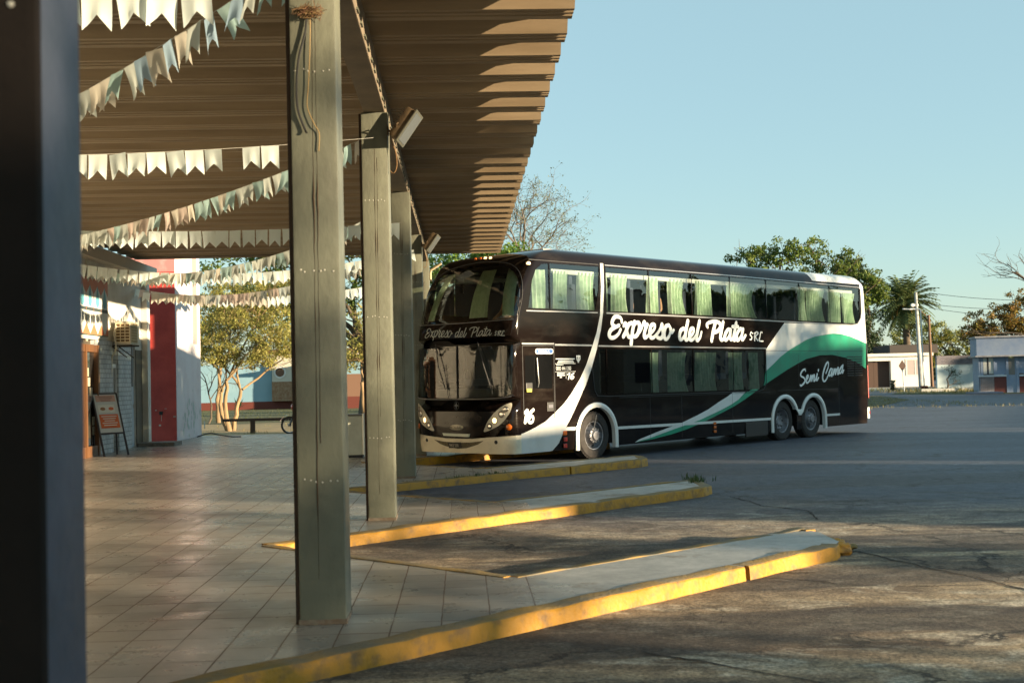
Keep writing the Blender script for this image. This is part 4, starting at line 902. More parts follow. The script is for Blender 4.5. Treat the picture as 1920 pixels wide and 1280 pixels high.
# sheet thickness: a second skin 4 mm above
kk = len(b.v); b.v += [(x, y, z + .004) for x, y, z in b.v]
b.f += [tuple(reversed([q + kk for q in f])) for f in b.f]; b.m += [0] * (len(b.f) - len(b.m))
for j in (0, nj - 1):
    for i in range(n - 1): b.f.append((j * n + i, j * n + i + 1, kk + j * n + i + 1, kk + j * n + i)); b.m.append(0)
b.build('roof_deck', M['deck'], roof)
b = MB(); b.box(-7.9, 1.85, 24.52, 24.60, 5.16, 5.42, .005); b.build('end_fascia', M['beam'], roof)

# nest and cables on the second column
random.seed(5)
b = MB()
for i in range(170):
    a = random.uniform(0, 6.28); r_ = random.uniform(.01, .075); c = Vector((-.175 + r_ * math.cos(a) * 1.15, -.018 - random.random() * .035, 4.235 + r_ * math.sin(a) * .55))
    d = Vector((random.uniform(-1, 1), random.uniform(-.5, .1), random.uniform(-.6, .6))).normalized() * random.uniform(.02, .06); b.tube([c - d, c + d * .2 + Vector((0, 0, random.uniform(-.01, .01))), c + d], .0016, 4)
o = b.build('bird_nest', mat('dry_straw', (.14, .08, .035), .95, isl=.5)); st_place(o); tag(o, 'messy straw bird nest stuck on the front of the second column near its top', 'nest')
for nm, P, r_, mt_, lab in (('hanging_cable', [(-.19, -.014, 4.20), (-.20, -.02, 4.10), (-.245, -.02, 3.93), (-.265, -.016, 3.75), (-.258, -.018, 3.58), (-.215, -.018, 3.45), (-.20, -.03, 3.42)], .0075, M['black'], 'thick black cable end hanging from the nest on the second column'),
    ('hanging_wire', [(-.165, -.012, 4.22), (-.17, -.02, 4.0), (-.185, -.016, 3.75), (-.195, -.016, 3.6), (-.15, -.02, 3.48), (-.12, -.012, 3.42), (-.125, -.012, 3.3)], .003, mat('tan_wire', (.30, .20, .08), .8), 'thin tan wire trailing down the second column below the nest')):
    b = MB(); b.tube([tuple(v) for v in catmull(P, 6)], r_, 7); o = b.build(nm, mt_, smooth=True); st_place(o); tag(o, lab, 'cable')
# floodlights
hous = mat('floodlight_housing', (.16, .11, .06), .5, .3, col2=(.07, .05, .03), nscale=9)
def floodlight(ly, lab, sc=1.0):
    e = empty('floodlight'); st_place(e, 0, ly, 4.66); tag(e, lab, 'floodlight', 'floodlights on the columns'); e.scale = (sc,) * 3
    br = MB(); br.tube([(.0, .02, .0), (.06, -.03, -.01), (.12, -.05, .02)], .014, 8); br.box(-.005, .012, -.03, .07, -.05, .05, .004); br.build('arm', hous, e, smooth=30)
    T = Matrix.Translation((.20, -.07, .04)) @ Matrix.Rotation(R(35), 4, 'Y') @ Matrix.Rotation(R(-18), 4, 'Z')
    h = MB(); h.obox(T, .13, .22, .40, .03); 
    for i in range(9): h.obox(T @ Matrix.Translation((-.075, 0, -.16 + i * .04)), .05, .18, .006)
    h.build('housing', hous, e, smooth=30)
    g = MB(); g.obox(T @ Matrix.Translation((.072, 0, 0)), .02, .25, .43, .006); g.build('bezel', mat('floodlight_bezel', (.14, .14, .11), .4, .5), e)
    g = MB(); g.obox(T @ Matrix.Translation((.084, 0, 0)), .004, .20, .37, .001); g.build('glass_front', mat('floodlight_glass', (.10, .11, .11), .1, coat=1), e)
    y = MB(); y.tube([T @ Vector((-.03, .115, -.03)), T @ Vector((-.02, .15, -.05)), (.10, .02, -.02), (.10, -.12, -.02), T @ Vector((-.02, -.15, -.05)), T @ Vector((-.03, -.115, -.03))], .010, 6); y.build('yoke', hous, e, smooth=True)
    c = MB(); c.tube([tuple(v) for v in catmull([(.06, -.02, -.02), (.05, -.03, -.14), (.09, -.04, -.26), (.10, -.03, -.42), (.06, -.01, -.50), (.02, .0, -.47)], 6)], .005, 6); c.build('cable', mat('brown_cable', (.2, .11, .04), .7), e, smooth=True)
floodlight(6.0, 'tilted floodlight on a yoke at the top of the third column'); floodlight(18.05, 'smaller-looking floodlight far down the canopy above the coach nose')
# ---------------------------------------------------------------- bunting
fl_white = leafmat('flag_white_cloth', (.80, .90, .88), .05, .5)
fl_cols = [leafmat('flag_teal_cloth', (.42, .60, .58), .08, .5), leafmat('flag_beige_cloth', (.66, .62, .52), .06, .5), leafmat('flag_grey_cloth', (.58, .63, .58), .06, .5), leafmat('flag_peach_cloth', (.72, .60, .52), .06, .5), leafmat('flag_blue_cloth', (.36, .50, .62), .06, .5)]
FLAGM = {}
def flag_mesh(kind, seed):
    random.seed(seed); m_ = MB(); W, H = .205, .275; nx_, nz_ = 6, 7; cv = random.uniform(-.9, .9); tw = random.uniform(-.5, .5)
    for k in range(nz_ + 1):
        for j in range(nx_ + 1):
            u_ = j / nx_ - .5; q = k / nz_; notch = .10 * (1 - abs(u_) * 2); z = -q * (H - notch)
            y = (.035 * cv * math.sin(q * 2.2) + tw * u_ * q * .10 + .012 * math.sin(u_ * 9 + cv * 5) * q)
            m_.v.append((u_ * W * (1 - .06 * q), y, z))
    for k in range(nz_):
        for j in range(nx_): a = k * (nx_ + 1) + j; m_.f.append((a, a + 1, a + nx_ + 2, a + nx_ + 1)); m_.m.append(0)
    return m_
def bunting(A, B, sag, lab, cols_, seed, gap=(), sp=.212, wind=0.0, over=1.0):
    random.seed(seed); A, B = Vector(A), Vector(B); L_ = (B - A).length; n = int(L_ / sp); e = empty('bunting'); e.location = SW_(*A); e.rotation_euler = (0, 0, YA)
    tag(e, lab, 'bunting', 'strings of swallowtail pennants under the canopy')
    D = B - A; P = lambda t: D * t + Vector((0, 0, -sag * 4 * t * (1 - t))); r_ = MB(); r_.tube([P(t) for t in frange(0, 1, 40)], .0025, 5); r_.build('string', mat('string', (.55, .55, .5), .9), e)
    for i in range(n):
        if i in gap: continue
        t = (i + .5) / n; p = P(t); d = P(min(1, t + .01)) - P(max(0, t - .01)); ang = math.atan2(d.y, d.x); tilt = math.atan2(d.z, math.hypot(d.x, d.y))
        m_ = random.choice(cols_); v = random.randrange(6); key = (m_.name, v)
        if key not in FLAGM:
            st = random.getstate(); o = flag_mesh(0, v * 13 + 1).build('flag', m_, e, smooth=True); random.setstate(st); FLAGM[key] = o.data
        else: o = bpy.data.objects.new('flag', FLAGM[key]); COL.objects.link(o); o.parent = e
        o.scale = (random.uniform(.92, 1.04), 1, random.uniform(.9, 1.08)); o.location = p; o.rotation_euler = (random.gauss(wind, .15), -tilt * .9 + random.gauss(0, .05), ang + random.gauss(0, .12))
    return e
W = [fl_white]; Cc = fl_cols
bunting((-.16, -.05, 4.42), (-7.9, -.3, 4.5), .05, 'nearest row of white pennants, cut off by the top of the photo', W, 1, gap=(0, 1, 2))
bunting((-.31, 0.4, 4.75), (-7.9, 8.7, 4.35), .28, 'teal and beige pennant string slanting from the second column to the building', Cc[:3] + [Cc[4]], 2)
bunting((-.16, 5.9, 4.56), (-7.9, 5.7, 4.5), .14, 'white pennant row ending at the floodlight column, with a gap in it', W, 3, gap=(0, 1, 2, 3, 4, 7))
bunting((-.31, 6.4, 4.65), (-7.9, 14.6, 4.35), .25, 'beige and teal pennants slanting from the floodlight column into the distance', Cc[:4], 4)
bunting((-.16, 11.95, 4.35), (-7.9, 11.8, 4.45), .13, 'white pennant row level with the shaded fourth column', W, 5)
bunting((-.31, 12.5, 4.70), (-7.9, 20.6, 4.55), .55, 'low sagging grey and beige pennant string in front of the red pillar', Cc[1:3] + [Cc[0]], 6)
bunting((-.16, 18.0, 4.55), (-7.9, 17.9, 4.5), .42, 'deeply sagging white pennant row beyond the grey string', W, 7)
bunting((-.31, 18.5, 4.7), (-7.9, 25.0, 4.4), .55, 'far peach and grey pennants slanting towards the red pillar', Cc[1:4] + W, 8)
bunting((-.16, 23.9, 4.5), (-7.4, 23.8, 4.2), .32, 'farthest white pennant row across the end of the canopy', W + [Cc[1]], 9)

# ---------------------------------------------------------------- station building on the left
wallp = mat('station_wall_paint', (.62, .60, .54), .75, col2=(.50, .48, .42), nscale=1.6, nlo=.4, nhi=.7, bump=.15)
woodm = mat('shop_frame_wood', (.17, .075, .025), .5, col2=(.10, .045, .02), nscale=4, aniso=(1, 1, .2))
darkg = mat('shop_dark_glass', (.02, .02, .02), .06, coat=1); shutter = mat('shutter_pale', (.42, .48, .52), .6)
def blockwall_mat(name, c1, c2, w_=.24, h_=.115):
    m = bpy.data.materials.new(name); m.use_nodes = True; N = m.node_tree.nodes; L = m.node_tree.links; b = N['Principled BSDF']; tc = N.new('ShaderNodeTexCoord')
    mp = N.new('ShaderNodeMapping'); mp.inputs['Rotation'].default_value = (R(90), 0, R(90)); L.new(tc.outputs['Object'], mp.inputs[0])
    sx = N.new('ShaderNodeSeparateXYZ'); L.new(tc.outputs['Object'], sx.inputs[0]); ad = N.new('ShaderNodeMath'); ad.operation = 'ADD'; L.new(sx.outputs[0], ad.inputs[0]); L.new(sx.outputs[1], ad.inputs[1])
    cb = N.new('ShaderNodeCombineXYZ'); L.new(ad.outputs[0], cb.inputs[0]); L.new(sx.outputs[2], cb.inputs[1])
    br = N.new('ShaderNodeTexBrick'); br.inputs['Scale'].default_value = 1; br.inputs['Brick Width'].default_value = w_; br.inputs['Row Height'].default_value = h_; br.inputs['Mortar Size'].default_value = .008
    br.inputs['Color1'].default_value = (*c1, 1); br.inputs['Color2'].default_value = (*c2, 1); br.inputs['Mortar'].default_value = tuple(c * .5 for c in c1) + (1,); L.new(cb.outputs[0], br.inputs['Vector'])
    nz = N.new('ShaderNodeTexNoise'); nz.inputs['Scale'].default_value = 2.5; nz.inputs['Detail'].default_value = 6; L.new(tc.outputs['Object'], nz.inputs[0]); mr = N.new('ShaderNodeMapRange'); mr.inputs[1].default_value = .3; mr.inputs[2].default_value = .7; mr.inputs[3].default_value = .75; mr.inputs[4].default_value = 1.1; L.new(nz.outputs[0], mr.inputs[0])
    vm = N.new('ShaderNodeVectorMath'); vm.operation = 'SCALE'; L.new(br.outputs['Color'], vm.inputs[0]); L.new(mr.outputs[0], vm.inputs['Scale']); L.new(vm.outputs[0], b.inputs['Base Color']); b.inputs['Roughness'].default_value = .75
    bp = N.new('ShaderNodeBump'); bp.inputs['Strength'].default_value = .8; bp.inputs['Distance'].default_value = .012; bp.invert = True; L.new(br.outputs['Fac'], bp.inputs['Height']); L.new(bp.outputs[0], b.inputs['Normal'])
    return m
bw = blockwall_mat('painted_block', (.52, .55, .56), (.58, .60, .60))
B = empty('station_building'); st_place(B, -7.95, 20, .15); tag(B, 'white painted station building with shop doors under the left side of the canopy', 'building')
def part(name, m, boxes, parent=B, ch=0.0, mi=None):
    mb = MB()
    for i, q in enumerate(boxes): mb.box(*q, ch)
    return mb.build(name, m, parent)
# (x out of the wall, y along, z)
part('wall', wallp, [(-.25, 0, -30, .35, 2.62, 5.02), (-.25, 0, -30, -1.5, 0, 2.62), (-.25, 0, 5.05, 6.25, 0, 5.02), (-6, -.25, -30, 6.2, 4.9, 5.02)])
part('block_pier', bw, [(-.25, .05, 1.45, 2.75, 0, 2.75), (-.25, .03, 3.35, 4.55, 0, 2.75)])
part('upper_band', wallp, [(-.25, .02, .355, 5.045, 2.76, 5.02)])
part('cornice', mat('cornice_paint', (.55, .50, .42), .7), [(-.02, .30, -30, 6.35, 4.62, 4.90)])
part('pilaster', wallp, [(0.003, .16, 5.75, 6.05, 0, 4.6)], ch=.008)
w1 = part('window', mat('window_frame_white', (.6, .62, .62), .5), [(-.10, -.02, 2.76, 3.34, .8, .9), (-.10, -.02, 2.76, 3.34, 2.1, 2.2), (-.10, -.02, 2.76, 2.82, .9, 2.1), (-.10, -.02, 3.28, 3.34, .9, 2.1), (-.10, -.02, 3.03, 3.07, .9, 2.1)])
part('pane', darkg, [(-.08, -.06, 2.82, 3.28, .9, 2.1)], w1)
part('infill', wallp, [(-.25, -.10, 2.755, 3.345, 0, .8), (-.25, -.10, 2.755, 3.345, 2.2, 2.76), (-.25, -.11, 2.755, 3.345, .8, 2.2)])
d1 = part('door', shutter, [(-.10, -.04, 4.57, 5.03, .02, 1.05), (-.10, -.04, 4.57, 5.03, 1.15, 1.62), (-.10, -.04, 4.57, 4.62, 1.6, 2.76), (-.10, -.04, 4.98, 5.03, 1.6, 2.76), (-.11, -.06, 4.57, 5.03, 1.0, 1.2)])
part('pane', darkg, [(-.09, -.07, 4.62, 4.98, 1.62, 2.7)], d1); part('handle', M['chrome'], [(-.04, .0, 4.66, 4.69, 1.05, 1.2)], d1, .008)
sh = part('shop_front', woodm, [(-.06, .12, .36, .46, 0, 2.62), (-.06, .12, 1.30, 1.42, 0, 2.62), (-.06, .12, -.52, -.40, 0, 2.62), (-.06, .12, -1.5, -1.40, 0, 2.62), (-.05, .10, -1.4, 1.3, 2.45, 2.62), (-.05, .10, -1.4, 1.3, 0, .25)])
part('pane', darkg, [(-.02, .02, -1.4, -.52, .25, 2.45), (-.02, .02, -.40, .36, .25, 2.45), (-.02, .02, .46, 1.30, .25, 2.45)], sh)
mb = MB(); random.seed(2)
for i in range(7): y = random.uniform(-.35, 1.2); z = .5 + i * .23; mb = MB(); mb.box(.021, .026, y, y + .18, z, z + .20); mb.build('notice', mat('notice_paper', (.40, .36, .26), .8), sh)
part('lintel', mat('brown_door', (.07, .055, .035), .5), [(-.14, -.10, .30, 1.45, 2.62, 2.76)]); part('dark_door', MATS['brown_door'], [(-.2, .02, 5.06, 5.70, .02, 2.6)])
part('step', mat('step_concrete', (.22, .2, .17), .8, col2=(.12, .11, .09), nscale=8), [(.0, 1.0, 5.1, 6.0, 0, .10)])
part('conduit', mat('pipe_cream', (.6, .55, .42), .5), [(.0, .04, .75, .79, 2.7, 4.6), (.0, .035, .36, 5.75, 3.02, 3.045)], ch=.004)
# shop sign box with painted pennant pattern, projecting over the shop door
S = empty('shop_sign'); st_place(S, -7.93, 21.15, 3.02); tag(S, 'painted shop sign with blue drops and white-and-orange points above the shop door', 'sign')
part('sign_box', mat('sign_frame_green', (.05, .12, .09), .5), [(0, .05, -1.2, 1.2, -.02, 1.35)], S, .005)
signm = [mat('sign_white', (.66, .70, .66), .6), mat('sign_orange', (.55, .17, .08), .6), mat('sign_teal', (.10, .34, .42), .6), mat('sign_dark', (.05, .07, .07), .6)]
mb = MB(); mb.add([(.054, -1.18, .0), (.054, 1.18, .0), (.054, 1.18, 1.33), (.054, -1.18, 1.33)], [(0, 1, 2, 3)], 1)
for i in range(4):
    y0 = -1.15 + i * .585; c = y0 + .28
    mb.add([(.058, y0, .25), (.058, c, .01), (.058, y0 + .55, .25), (.058, y0 + .55, .95), (.058, c, 1.15), (.058, y0, .95)], [(0, 1, 2, 3, 4, 5)], 0)
    P = arc(c, .80, .15, 180, 360, 10) + [(c, 1.18)]; mb.add([(.062, a, b_) for a, b_ in P], [tuple(range(len(P)))], 2)
    mb.add([(.061, y0, .55), (.061, y0 + .55, .55), (.061, y0 + .55, .63), (.061, y0, .63)], [(0, 1, 2, 3)], 3)
mb.build('sign_face', signm, S)
# air conditioner on brackets
A = empty('air_conditioner'); st_place(A, -7.93, 23.1, 2.78); tag(A, 'outdoor air conditioner unit hung high on the station wall', 'air conditioner')
acm = mat('ac_casing', (.66, .62, .50), .45, col2=(.52, .46, .34), nscale=3, nlo=.5, nhi=.8)
part('casing', acm, [(.12, .50, -.42, .42, .04, .62)], A, .015)
mb = MB()
for z in frange(.09, .57, 7): mb.box(.502, .512, -.36, .20, z - .006, z + .006)
for y in frange(-.36, .20, 9): mb.box(.500, .510, y - .004, y + .004, .09, .57)
for z in frange(.10, .56, 6): mb.box(.14, .48, -.43, -.422, z - .012, z + .012)
for x in frange(.14, .48, 3): mb.box(x - .01, x + .01, -.432, -.424, .09, .57)
mb.build('grille', mat('ac_grille', (.70, .62, .40), .5), A)
mb = MB(); mb.box(.13, .49, -.4215, -.420, .09, .57); mb.box(.5, .5015, -.36, .20, .08, .58); mb.build('coil', mat('ac_coil', (.14, .08, .03), .6), A)
mb = MB()
for y in (-.34, .30): mb.box(0, .52, y, y + .04, 0, .035, .004); mb.obox(Matrix.Translation((.2, y + .02, -.14)) @ Matrix.Rotation(R(38), 4, 'Y'), .46, .03, .025)
mb.build('bracket', mat('bracket_dark', (.06, .05, .04), .6), A)
mb = MB(); mb.tube([tuple(v) for v in catmull([(.16, -.45, .5), (.14, -.55, .3), (.18, -.56, 0), (.12, -.50, -.18), (.03, -.42, -.3), (.02, -.42, -.75)], 6)], .022, 8); mb.build('pipe', mat('pipe_cream', (.6, .55, .42)), A, smooth=True)
# A-board
S = empty('sandwich_board'); st_place(S, -7.42, 21.15, .15); S.rotation_euler = (0, 0, YA + R(-42)); tag(S, 'leaning menu board with orange and white poster against the station wall', 'sign')
mb = MB(); T = Matrix.Translation((-.10, .05, .92)) @ Matrix.Rotation(R(-19), 4, 'Y')
def bx(T, cx, cy, cz, sx, sy, sz, mi=0, ch=0): mb.obox(T @ Matrix.Translation((cx, cy, cz)), sx, sy, sz, ch, mi)
T = Matrix.Translation((-.20, 0, .76)) @ Matrix.Rotation(R(-19), 4, 'Y')
for y in (-.32, .32): bx(T, 0, y, -.03, .035, .035, 1.55)
bx(T, 0, 0, .74, .03, .66, .035); bx(T, 0, 0, -.25, .03, .66, .035)
T2 = Matrix.Translation((-.42, 0, .70)) @ Matrix.Rotation(R(-3), 4, 'Y')
for y in (-.30, .30): bx(T2, 0, y, 0, .03, .03, 1.45)
mb.build('frame', mat('board_frame', (.035, .03, .03), .5), S)
mb = MB(); bx(T, 0.0, 0, .25, .012, .60, .96); mb.build('board', mat('board_white', (.50, .56, .56), .5), S)
mb = MB(); bx(T, .012, 0, .62, .004, .52, .16, 0); bx(T, .012, 0, .05, .004, .50, .34, 1); bx(T, .012, -.02, .36, .004, .44, .20, 2)
for i in range(4): bx(T, .016, 0, .66 - i * .035, .002, .40 - .05 * i, .012, 3)
for i in range(5): bx(T, .016, 0, .17 - i * .055, .002, .40 - .06 * (i % 3), .020, 2)
for i, y in enumerate((-.12, .10)): P = arc(0, 0, .07, 0, 360, 12)[:-1]; mb.add([tuple(T @ Vector((.0155, y + a, .36 + b_ * .6))) for a, b_ in P], [tuple(range(12))], 1 if i else 4)
mb.build('poster', [mat('poster_salmon', (.50, .33, .27), .6), mat('poster_orange', (.55, .13, .04), .6), mat('poster_pale', (.62, .66, .62), .6), mat('poster_ink', (.2, .12, .1), .6), mat('poster_brown', (.28, .15, .06), .6)], S)
# wall lamp
S = empty('wall_lamp'); st_place(S, -7.93, 22.9, 4.78 + .1); tag(S, 'small round bulkhead lamp high on the station wall', 'lamp')
mb = MB(); mb.lathe([(0, .0), (.05, 0), (.05, .03), (.03, .04), (.03, .08)], 14, Matrix.Rotation(R(-90), 4, 'Z')); mb.build('base', mat('lamp_base_brass', (.3, .2, .08), .5, .5), S, smooth=30)
mb = MB(); mb.lathe([(.03, .08), (.09, .12), (.11, .18), (.09, .25), (0, .28)], 16, Matrix.Rotation(R(-90), 4, 'Z')); mb.build('globe', mat('lamp_globe', (.45, .33, .18), .3), S, smooth=True)
# red and white tower wall at the end
redm = mat('red_wall_paint', (.55, .075, .06), .45, col2=(.38, .04, .035), nscale=1.4, bump=.1); pwm = mat('white_wall_paint', (.62, .57, .58), .7, col2=(.55, .46, .46), nscale=1.5, nlo=.45, nhi=.8)
T_ = empty('red_tower_wall'); st_place(T_, -7.52, 27.93, .15); tag(T_, 'tall red and white painted wall block at the end of the platform', 'wall')
part('wall', pwm, [(-1.4, 0, .004, 3.35, 0, 6.4)], T_, .01); part('red_face', redm, [(-1.38, -.012, -.02, .02, 0, 6.39)], T_, .004)
part('painted_sunlit_top', mat('painted_sunlit_pink', (.50, .20, .19), .6, col2=(.58, .34, .32), nscale=2, nlo=.5, nhi=.7), [(-1.385, -.008, -.024, .024, 4.95, 6.395)], T_, .003)  # pale pink band paints sunlight onto the top of the red face
part('plinth_scuffs', mat('paint_chips', (.42, .42, .38), .8, isl=.4), [(-.2 - random.random() * .5, -.2 - random.random() * .5 + random.uniform(.2, .24), 0, .0, 0, 0) for _ in range(0)] or [(-.62, -.58, -.024, -.022, .9, .93), (-.35, -.28, -.024, -.022, .95, .965), (-.45, -.44, -.024, -.022, .6, .8), (-.52, -.46, -.024, -.022, .45, .5), (-.1, -.03, -.024, -.022, .7, .74)], T_)
part('socket_box', M['black'], [(-.50, -.40, -.05, -.02, .78, .88)], T_, .006)
part('pink_stripe', mat('pink_stripe_paint', (.58, .25, .24), .7), [(-.004, .004, 2.3, 2.9, 2.9, 6.38)], T_)
random.seed(8); mb = MB()
for i in range(34):
    y = 1.9 + random.gauss(0, .6); z = .75 + random.gauss(0, .28); a = random.uniform(.03, .12); P = [(y + a * random.uniform(.4, 1) * math.cos(q), z + a * 1.6 * random.uniform(.4, 1) * math.sin(q)) for q in [j * .7 for j in range(9)]]
    mb.add([(.0035 + i * 1e-4, p[0], max(.05, p[1])) for p in P], [tuple(range(9))])
mb.build('worn_patch', mat('worn_plaster', (.42, .47, .42), .9), T_)
mb = MB(); mb.tube([tuple(v) for v in catmull([(.0, 2.2, .012), (.35, 2.35, .10), (.75, 2.2, .04), (1.2, 1.6, .015), (1.5, 1.4, .012)], 6)], .018, 8); o = mb.build('hose', M['black'], smooth=True); st_place(o, -7.5, 28.3, .15); tag(o, 'short black hose curling out beside the foot of the white wall', 'hose')
# white cabinet between the columns
S = empty('litter_cabinet'); st_place(S, -1.27, 17.9, .15); tag(S, 'white metal cabinet with rounded corner posts standing between the columns', 'cabinet')
cw = mat('cabinet_white', (.46, .47, .38), .45, col2=(.38, .38, .30), nscale=3)
part('panel', cw, [(-.60, -.05, .02, .45, .06, .88)], S, .006)
mb = MB()
for x in (-.62, -.03):
    for y in (.02, .45): mb.tube([(x, y, .07), (x, y, .93)], .04, 12)
mb.build('post', mat('cabinet_post', (.62, .64, .60), .4, .2), S, smooth=30)
part('base', M['black'], [(-.58, -.07, .04, .43, 0, .06)], S, .004); part('lid', mat('cabinet_lid', (.12, .11, .09), .5), [(-.63, -.02, .0, .47, .885, .92)], S, .008)

# ---------------------------------------------------------------- motorcycle half hidden behind the second column
Mo = empty('motorcycle'); Mo.location = (-7.2, 43.0, 0); Mo.rotation_euler = (0, 0, R(25)); tag(Mo, 'red and black motorcycle parked past the platform end, half hidden behind the second column', 'motorcycle')
for i, x in enumerate((-.66, .66)):
    t = empty('wheel'); t.parent = Mo; t.location = (x, 0, .31)
    mb = MB(); mb.lathe([(.25, -.03), (.29, -.045), (.31, 0), (.29, .045), (.25, .03), (.25, -.03)], 28); mb.build('tyre', M['rubber'], t, smooth=40)
    mb = MB(); mb.lathe([(.25, -.025), (.235, 0), (.25, .025)], 28); mb.lathe([(.0, -.05), (.05, -.05), (.05, .05), (0, .05)], 14)
    for k in range(12): a = k * math.pi / 6; mb.tube([(.04 * math.cos(a), .03 * (-1) ** k, .04 * math.sin(a)), (.24 * math.cos(a + .2), 0, .24 * math.sin(a + .2))], .004, 4)
    mb.build('rim', M['chrome'], t, smooth=30)
redp = mat('motorcycle_red', (.35, .02, .015), .25, coat=.7)
mb = MB(); mb.tube([(-.66, .06, .31), (-.50, .07, .70), (-.42, .06, .98)], .02, 8); mb.tube([(-.66, -.06, .31), (-.50, -.07, .70), (-.42, -.06, .98)], .02, 8); mb.tube([(-.40, .0, .9), (.0, 0, .72), (.35, 0, .72), (.66, .07, .33)], .025, 8); mb.tube([(-.38, 0, .7), (-.15, 0, .3), (.25, 0, .28), (.35, 0, .7)], .022, 8); mb.build('frame', M['black'], Mo, smooth=True)
def blob(c, r3, name, m, parent, rot=0):
    bm = bmesh.new(); bmesh.ops.create_icosphere(bm, subdivisions=3, radius=1); 
    for v in bm.verts: v.co = Matrix.Rotation(rot, 3, 'Y') @ Vector((v.co.x * r3[0], v.co.y * r3[1], v.co.z * r3[2])) + Vector(c)
    me = bpy.data.meshes.new(name); bm.to_mesh(me); bm.free(); me.materials.append(m); me.polygons.foreach_set('use_smooth', [True] * len(me.polygons)); o = bpy.data.objects.new(name, me); COL.objects.link(o); o.parent = parent; return o
blob((-.12, 0, .80), (.27, .13, .15), 'fuel_tank', redp, Mo, R(8)); blob((.34, 0, .80), (.38, .13, .06), 'seat', M['black'], Mo, R(-4)); blob((.0, 0, .42), (.2, .13, .17), 'engine', M['steel'], Mo); blob((-.50, 0, .93), (.10, .12, .14), 'headlamp_cowl', redp, Mo)
mb = MB()
for k in range(9): a0, a1 = R(60 + k * 12), R(72 + k * 12); pass
P = [(-.66 + .36 * math.cos(a), .31 + .36 * math.sin(a)) for a in [R(q) for q in range(40, 161, 12)]]
mb.v = [(x, y, z) for x, z in P for y in (-.06, .06)]; mb.f = [(2 * i, 2 * i + 1, 2 * i + 3, 2 * i + 2) for i in range(len(P) - 1)]; mb.m = [0] * len(mb.f); mb.build('mudguard', redp, Mo)
mb = MB(); mb.tube([(-.36, -.36, 1.04), (-.42, -.15, 1.06), (-.42, .15, 1.06), (-.36, .36, 1.04)], .014, 8); mb.tube([(-.42, .18, 1.06), (-.46, .26, 1.24)], .008, 6); mb.tube([(-.42, -.18, 1.06), (-.46, -.26, 1.24)], .008, 6); mb.build('handlebar', M['black'], Mo, smooth=True)
mb = MB(); mb.tube([(0, -.14, .35), (.3, -.16, .3), (.75, -.17, .42)], .04, 10); mb.build('exhaust', M['chrome'], Mo, smooth=True)

# ---------------------------------------------------------------- beyond the platform: park
grassm = mat('grass_ground', (.05, .065, .015), .95, col2=(.11, .10, .035), nscale=1.3, ndet=8, bump=.6, bscale=12)
dirtm = mat('dry_earth', (.38, .27, .13), .95, col2=(.27, .20, .10), nscale=1.5, ndet=8, bump=.5, bscale=8)
def sheet(name, P, z, m, kind='structure'):
    me = bpy.data.meshes.new(name); me.from_pydata([(x, y, z) for x, y in P], [], [tuple(range(len(P)))]); me.materials.append(m); o = bpy.data.objects.new(name, me); COL.objects.link(o); tag(o, kind=kind); return o
sheet('park_soil', [(-60, 39.2), (-1.0, 39.6), (4, 47), (4, 66), (-60, 66)], .006, dirtm)
sheet('park_lawn', [(-70, 58), (-12, 55), (3, 60), (12, 100), (-80, 100)], .012, grassm)
sheet('verge', [(26.5, 86), (30.5, 80), (60, 72), (80, 100), (44, 118), (33, 104)], .012, grassm)
sheet('verge', [(10.0, 43), (19.8, 60), (16, 62), (2, 62), (2, 50)][0:0] or [(14.2, 51.5), (22.6, 70.0), (24.8, 83.0), (12.0, 84.0), (10.5, 60)], .010, mat('verge_grass_dark', (.045, .05, .015), .95, col2=(.12, .10, .05), nscale=1.2, bump=.5))
sheet('pavement', [(27.5, 100), (34.5, 99), (38, 121), (31, 121)], .016, mat('pale_pavement', (.42, .38, .30), .8, col2=(.32, .29, .24), nscale=2))
# tufts of grass
def tufts(name, spots, h, m, seed, lab=None, cat=None, kind='stuff', nb=9, sp=.08):
    random.seed(seed); mb = MB()
    for x, y, z in spots:
        for i in range(nb):
            a = random.uniform(0, 6.28); r_ = random.random() * sp; hh = h * random.uniform(.4, 1.1); bx_ = x + r_ * math.cos(a); by = y + r_ * math.sin(a); l = Vector((random.uniform(-1, 1), random.uniform(-1, 1), 0)) * hh * .5; wv = Vector((math.sin(a), -math.cos(a), 0)) * hh * .06
            p0 = Vector((bx_, by, z)); k = len(mb.v); mb.v += [tuple(p0 - wv), tuple(p0 + wv), tuple(p0 + l * .4 + wv * .7 + Vector((0, 0, hh * .6))), tuple(p0 + l * .4 - wv * .7 + Vector((0, 0, hh * .6))), tuple(p0 + l + Vector((0, 0, hh)))]; mb.f += [(k, k + 1, k + 2, k + 3), (k + 3, k + 2, k + 4)]; mb.m += [0, 0]
    o = mb.build(name, m); tag(o, lab, cat, kind=kind); return o
weedm = leafmat('weed_green', (.05, .09, .025), .4, .3); drym = leafmat('dry_grass', (.22, .19, .07), .4, .3)
random.seed(3)
tufts('grass', [(random.uniform(-30, 2), random.uniform(57, 84), .01) for _ in range(1300)], .11, leafmat('lawn_blades', (.07, .085, .02), .4, .3), 5, nb=6, sp=.4)
tufts('grass', [(random.uniform(-14, -6), 40.0 + random.random() ** 2 * 14, .01) for _ in range(50)], .14, drym, 6, nb=7, sp=.2)
tufts('grass', [(random.uniform(27, 44) + random.uniform(0, 4), random.uniform(84, 106), .01) for _ in range(900)], .25, drym, 7, nb=7, sp=.4)
tufts('grass', [(random.uniform(11.5, 23), random.uniform(54, 82), .01) for _ in range(500)], .14, drym, 8, nb=6, sp=.3)
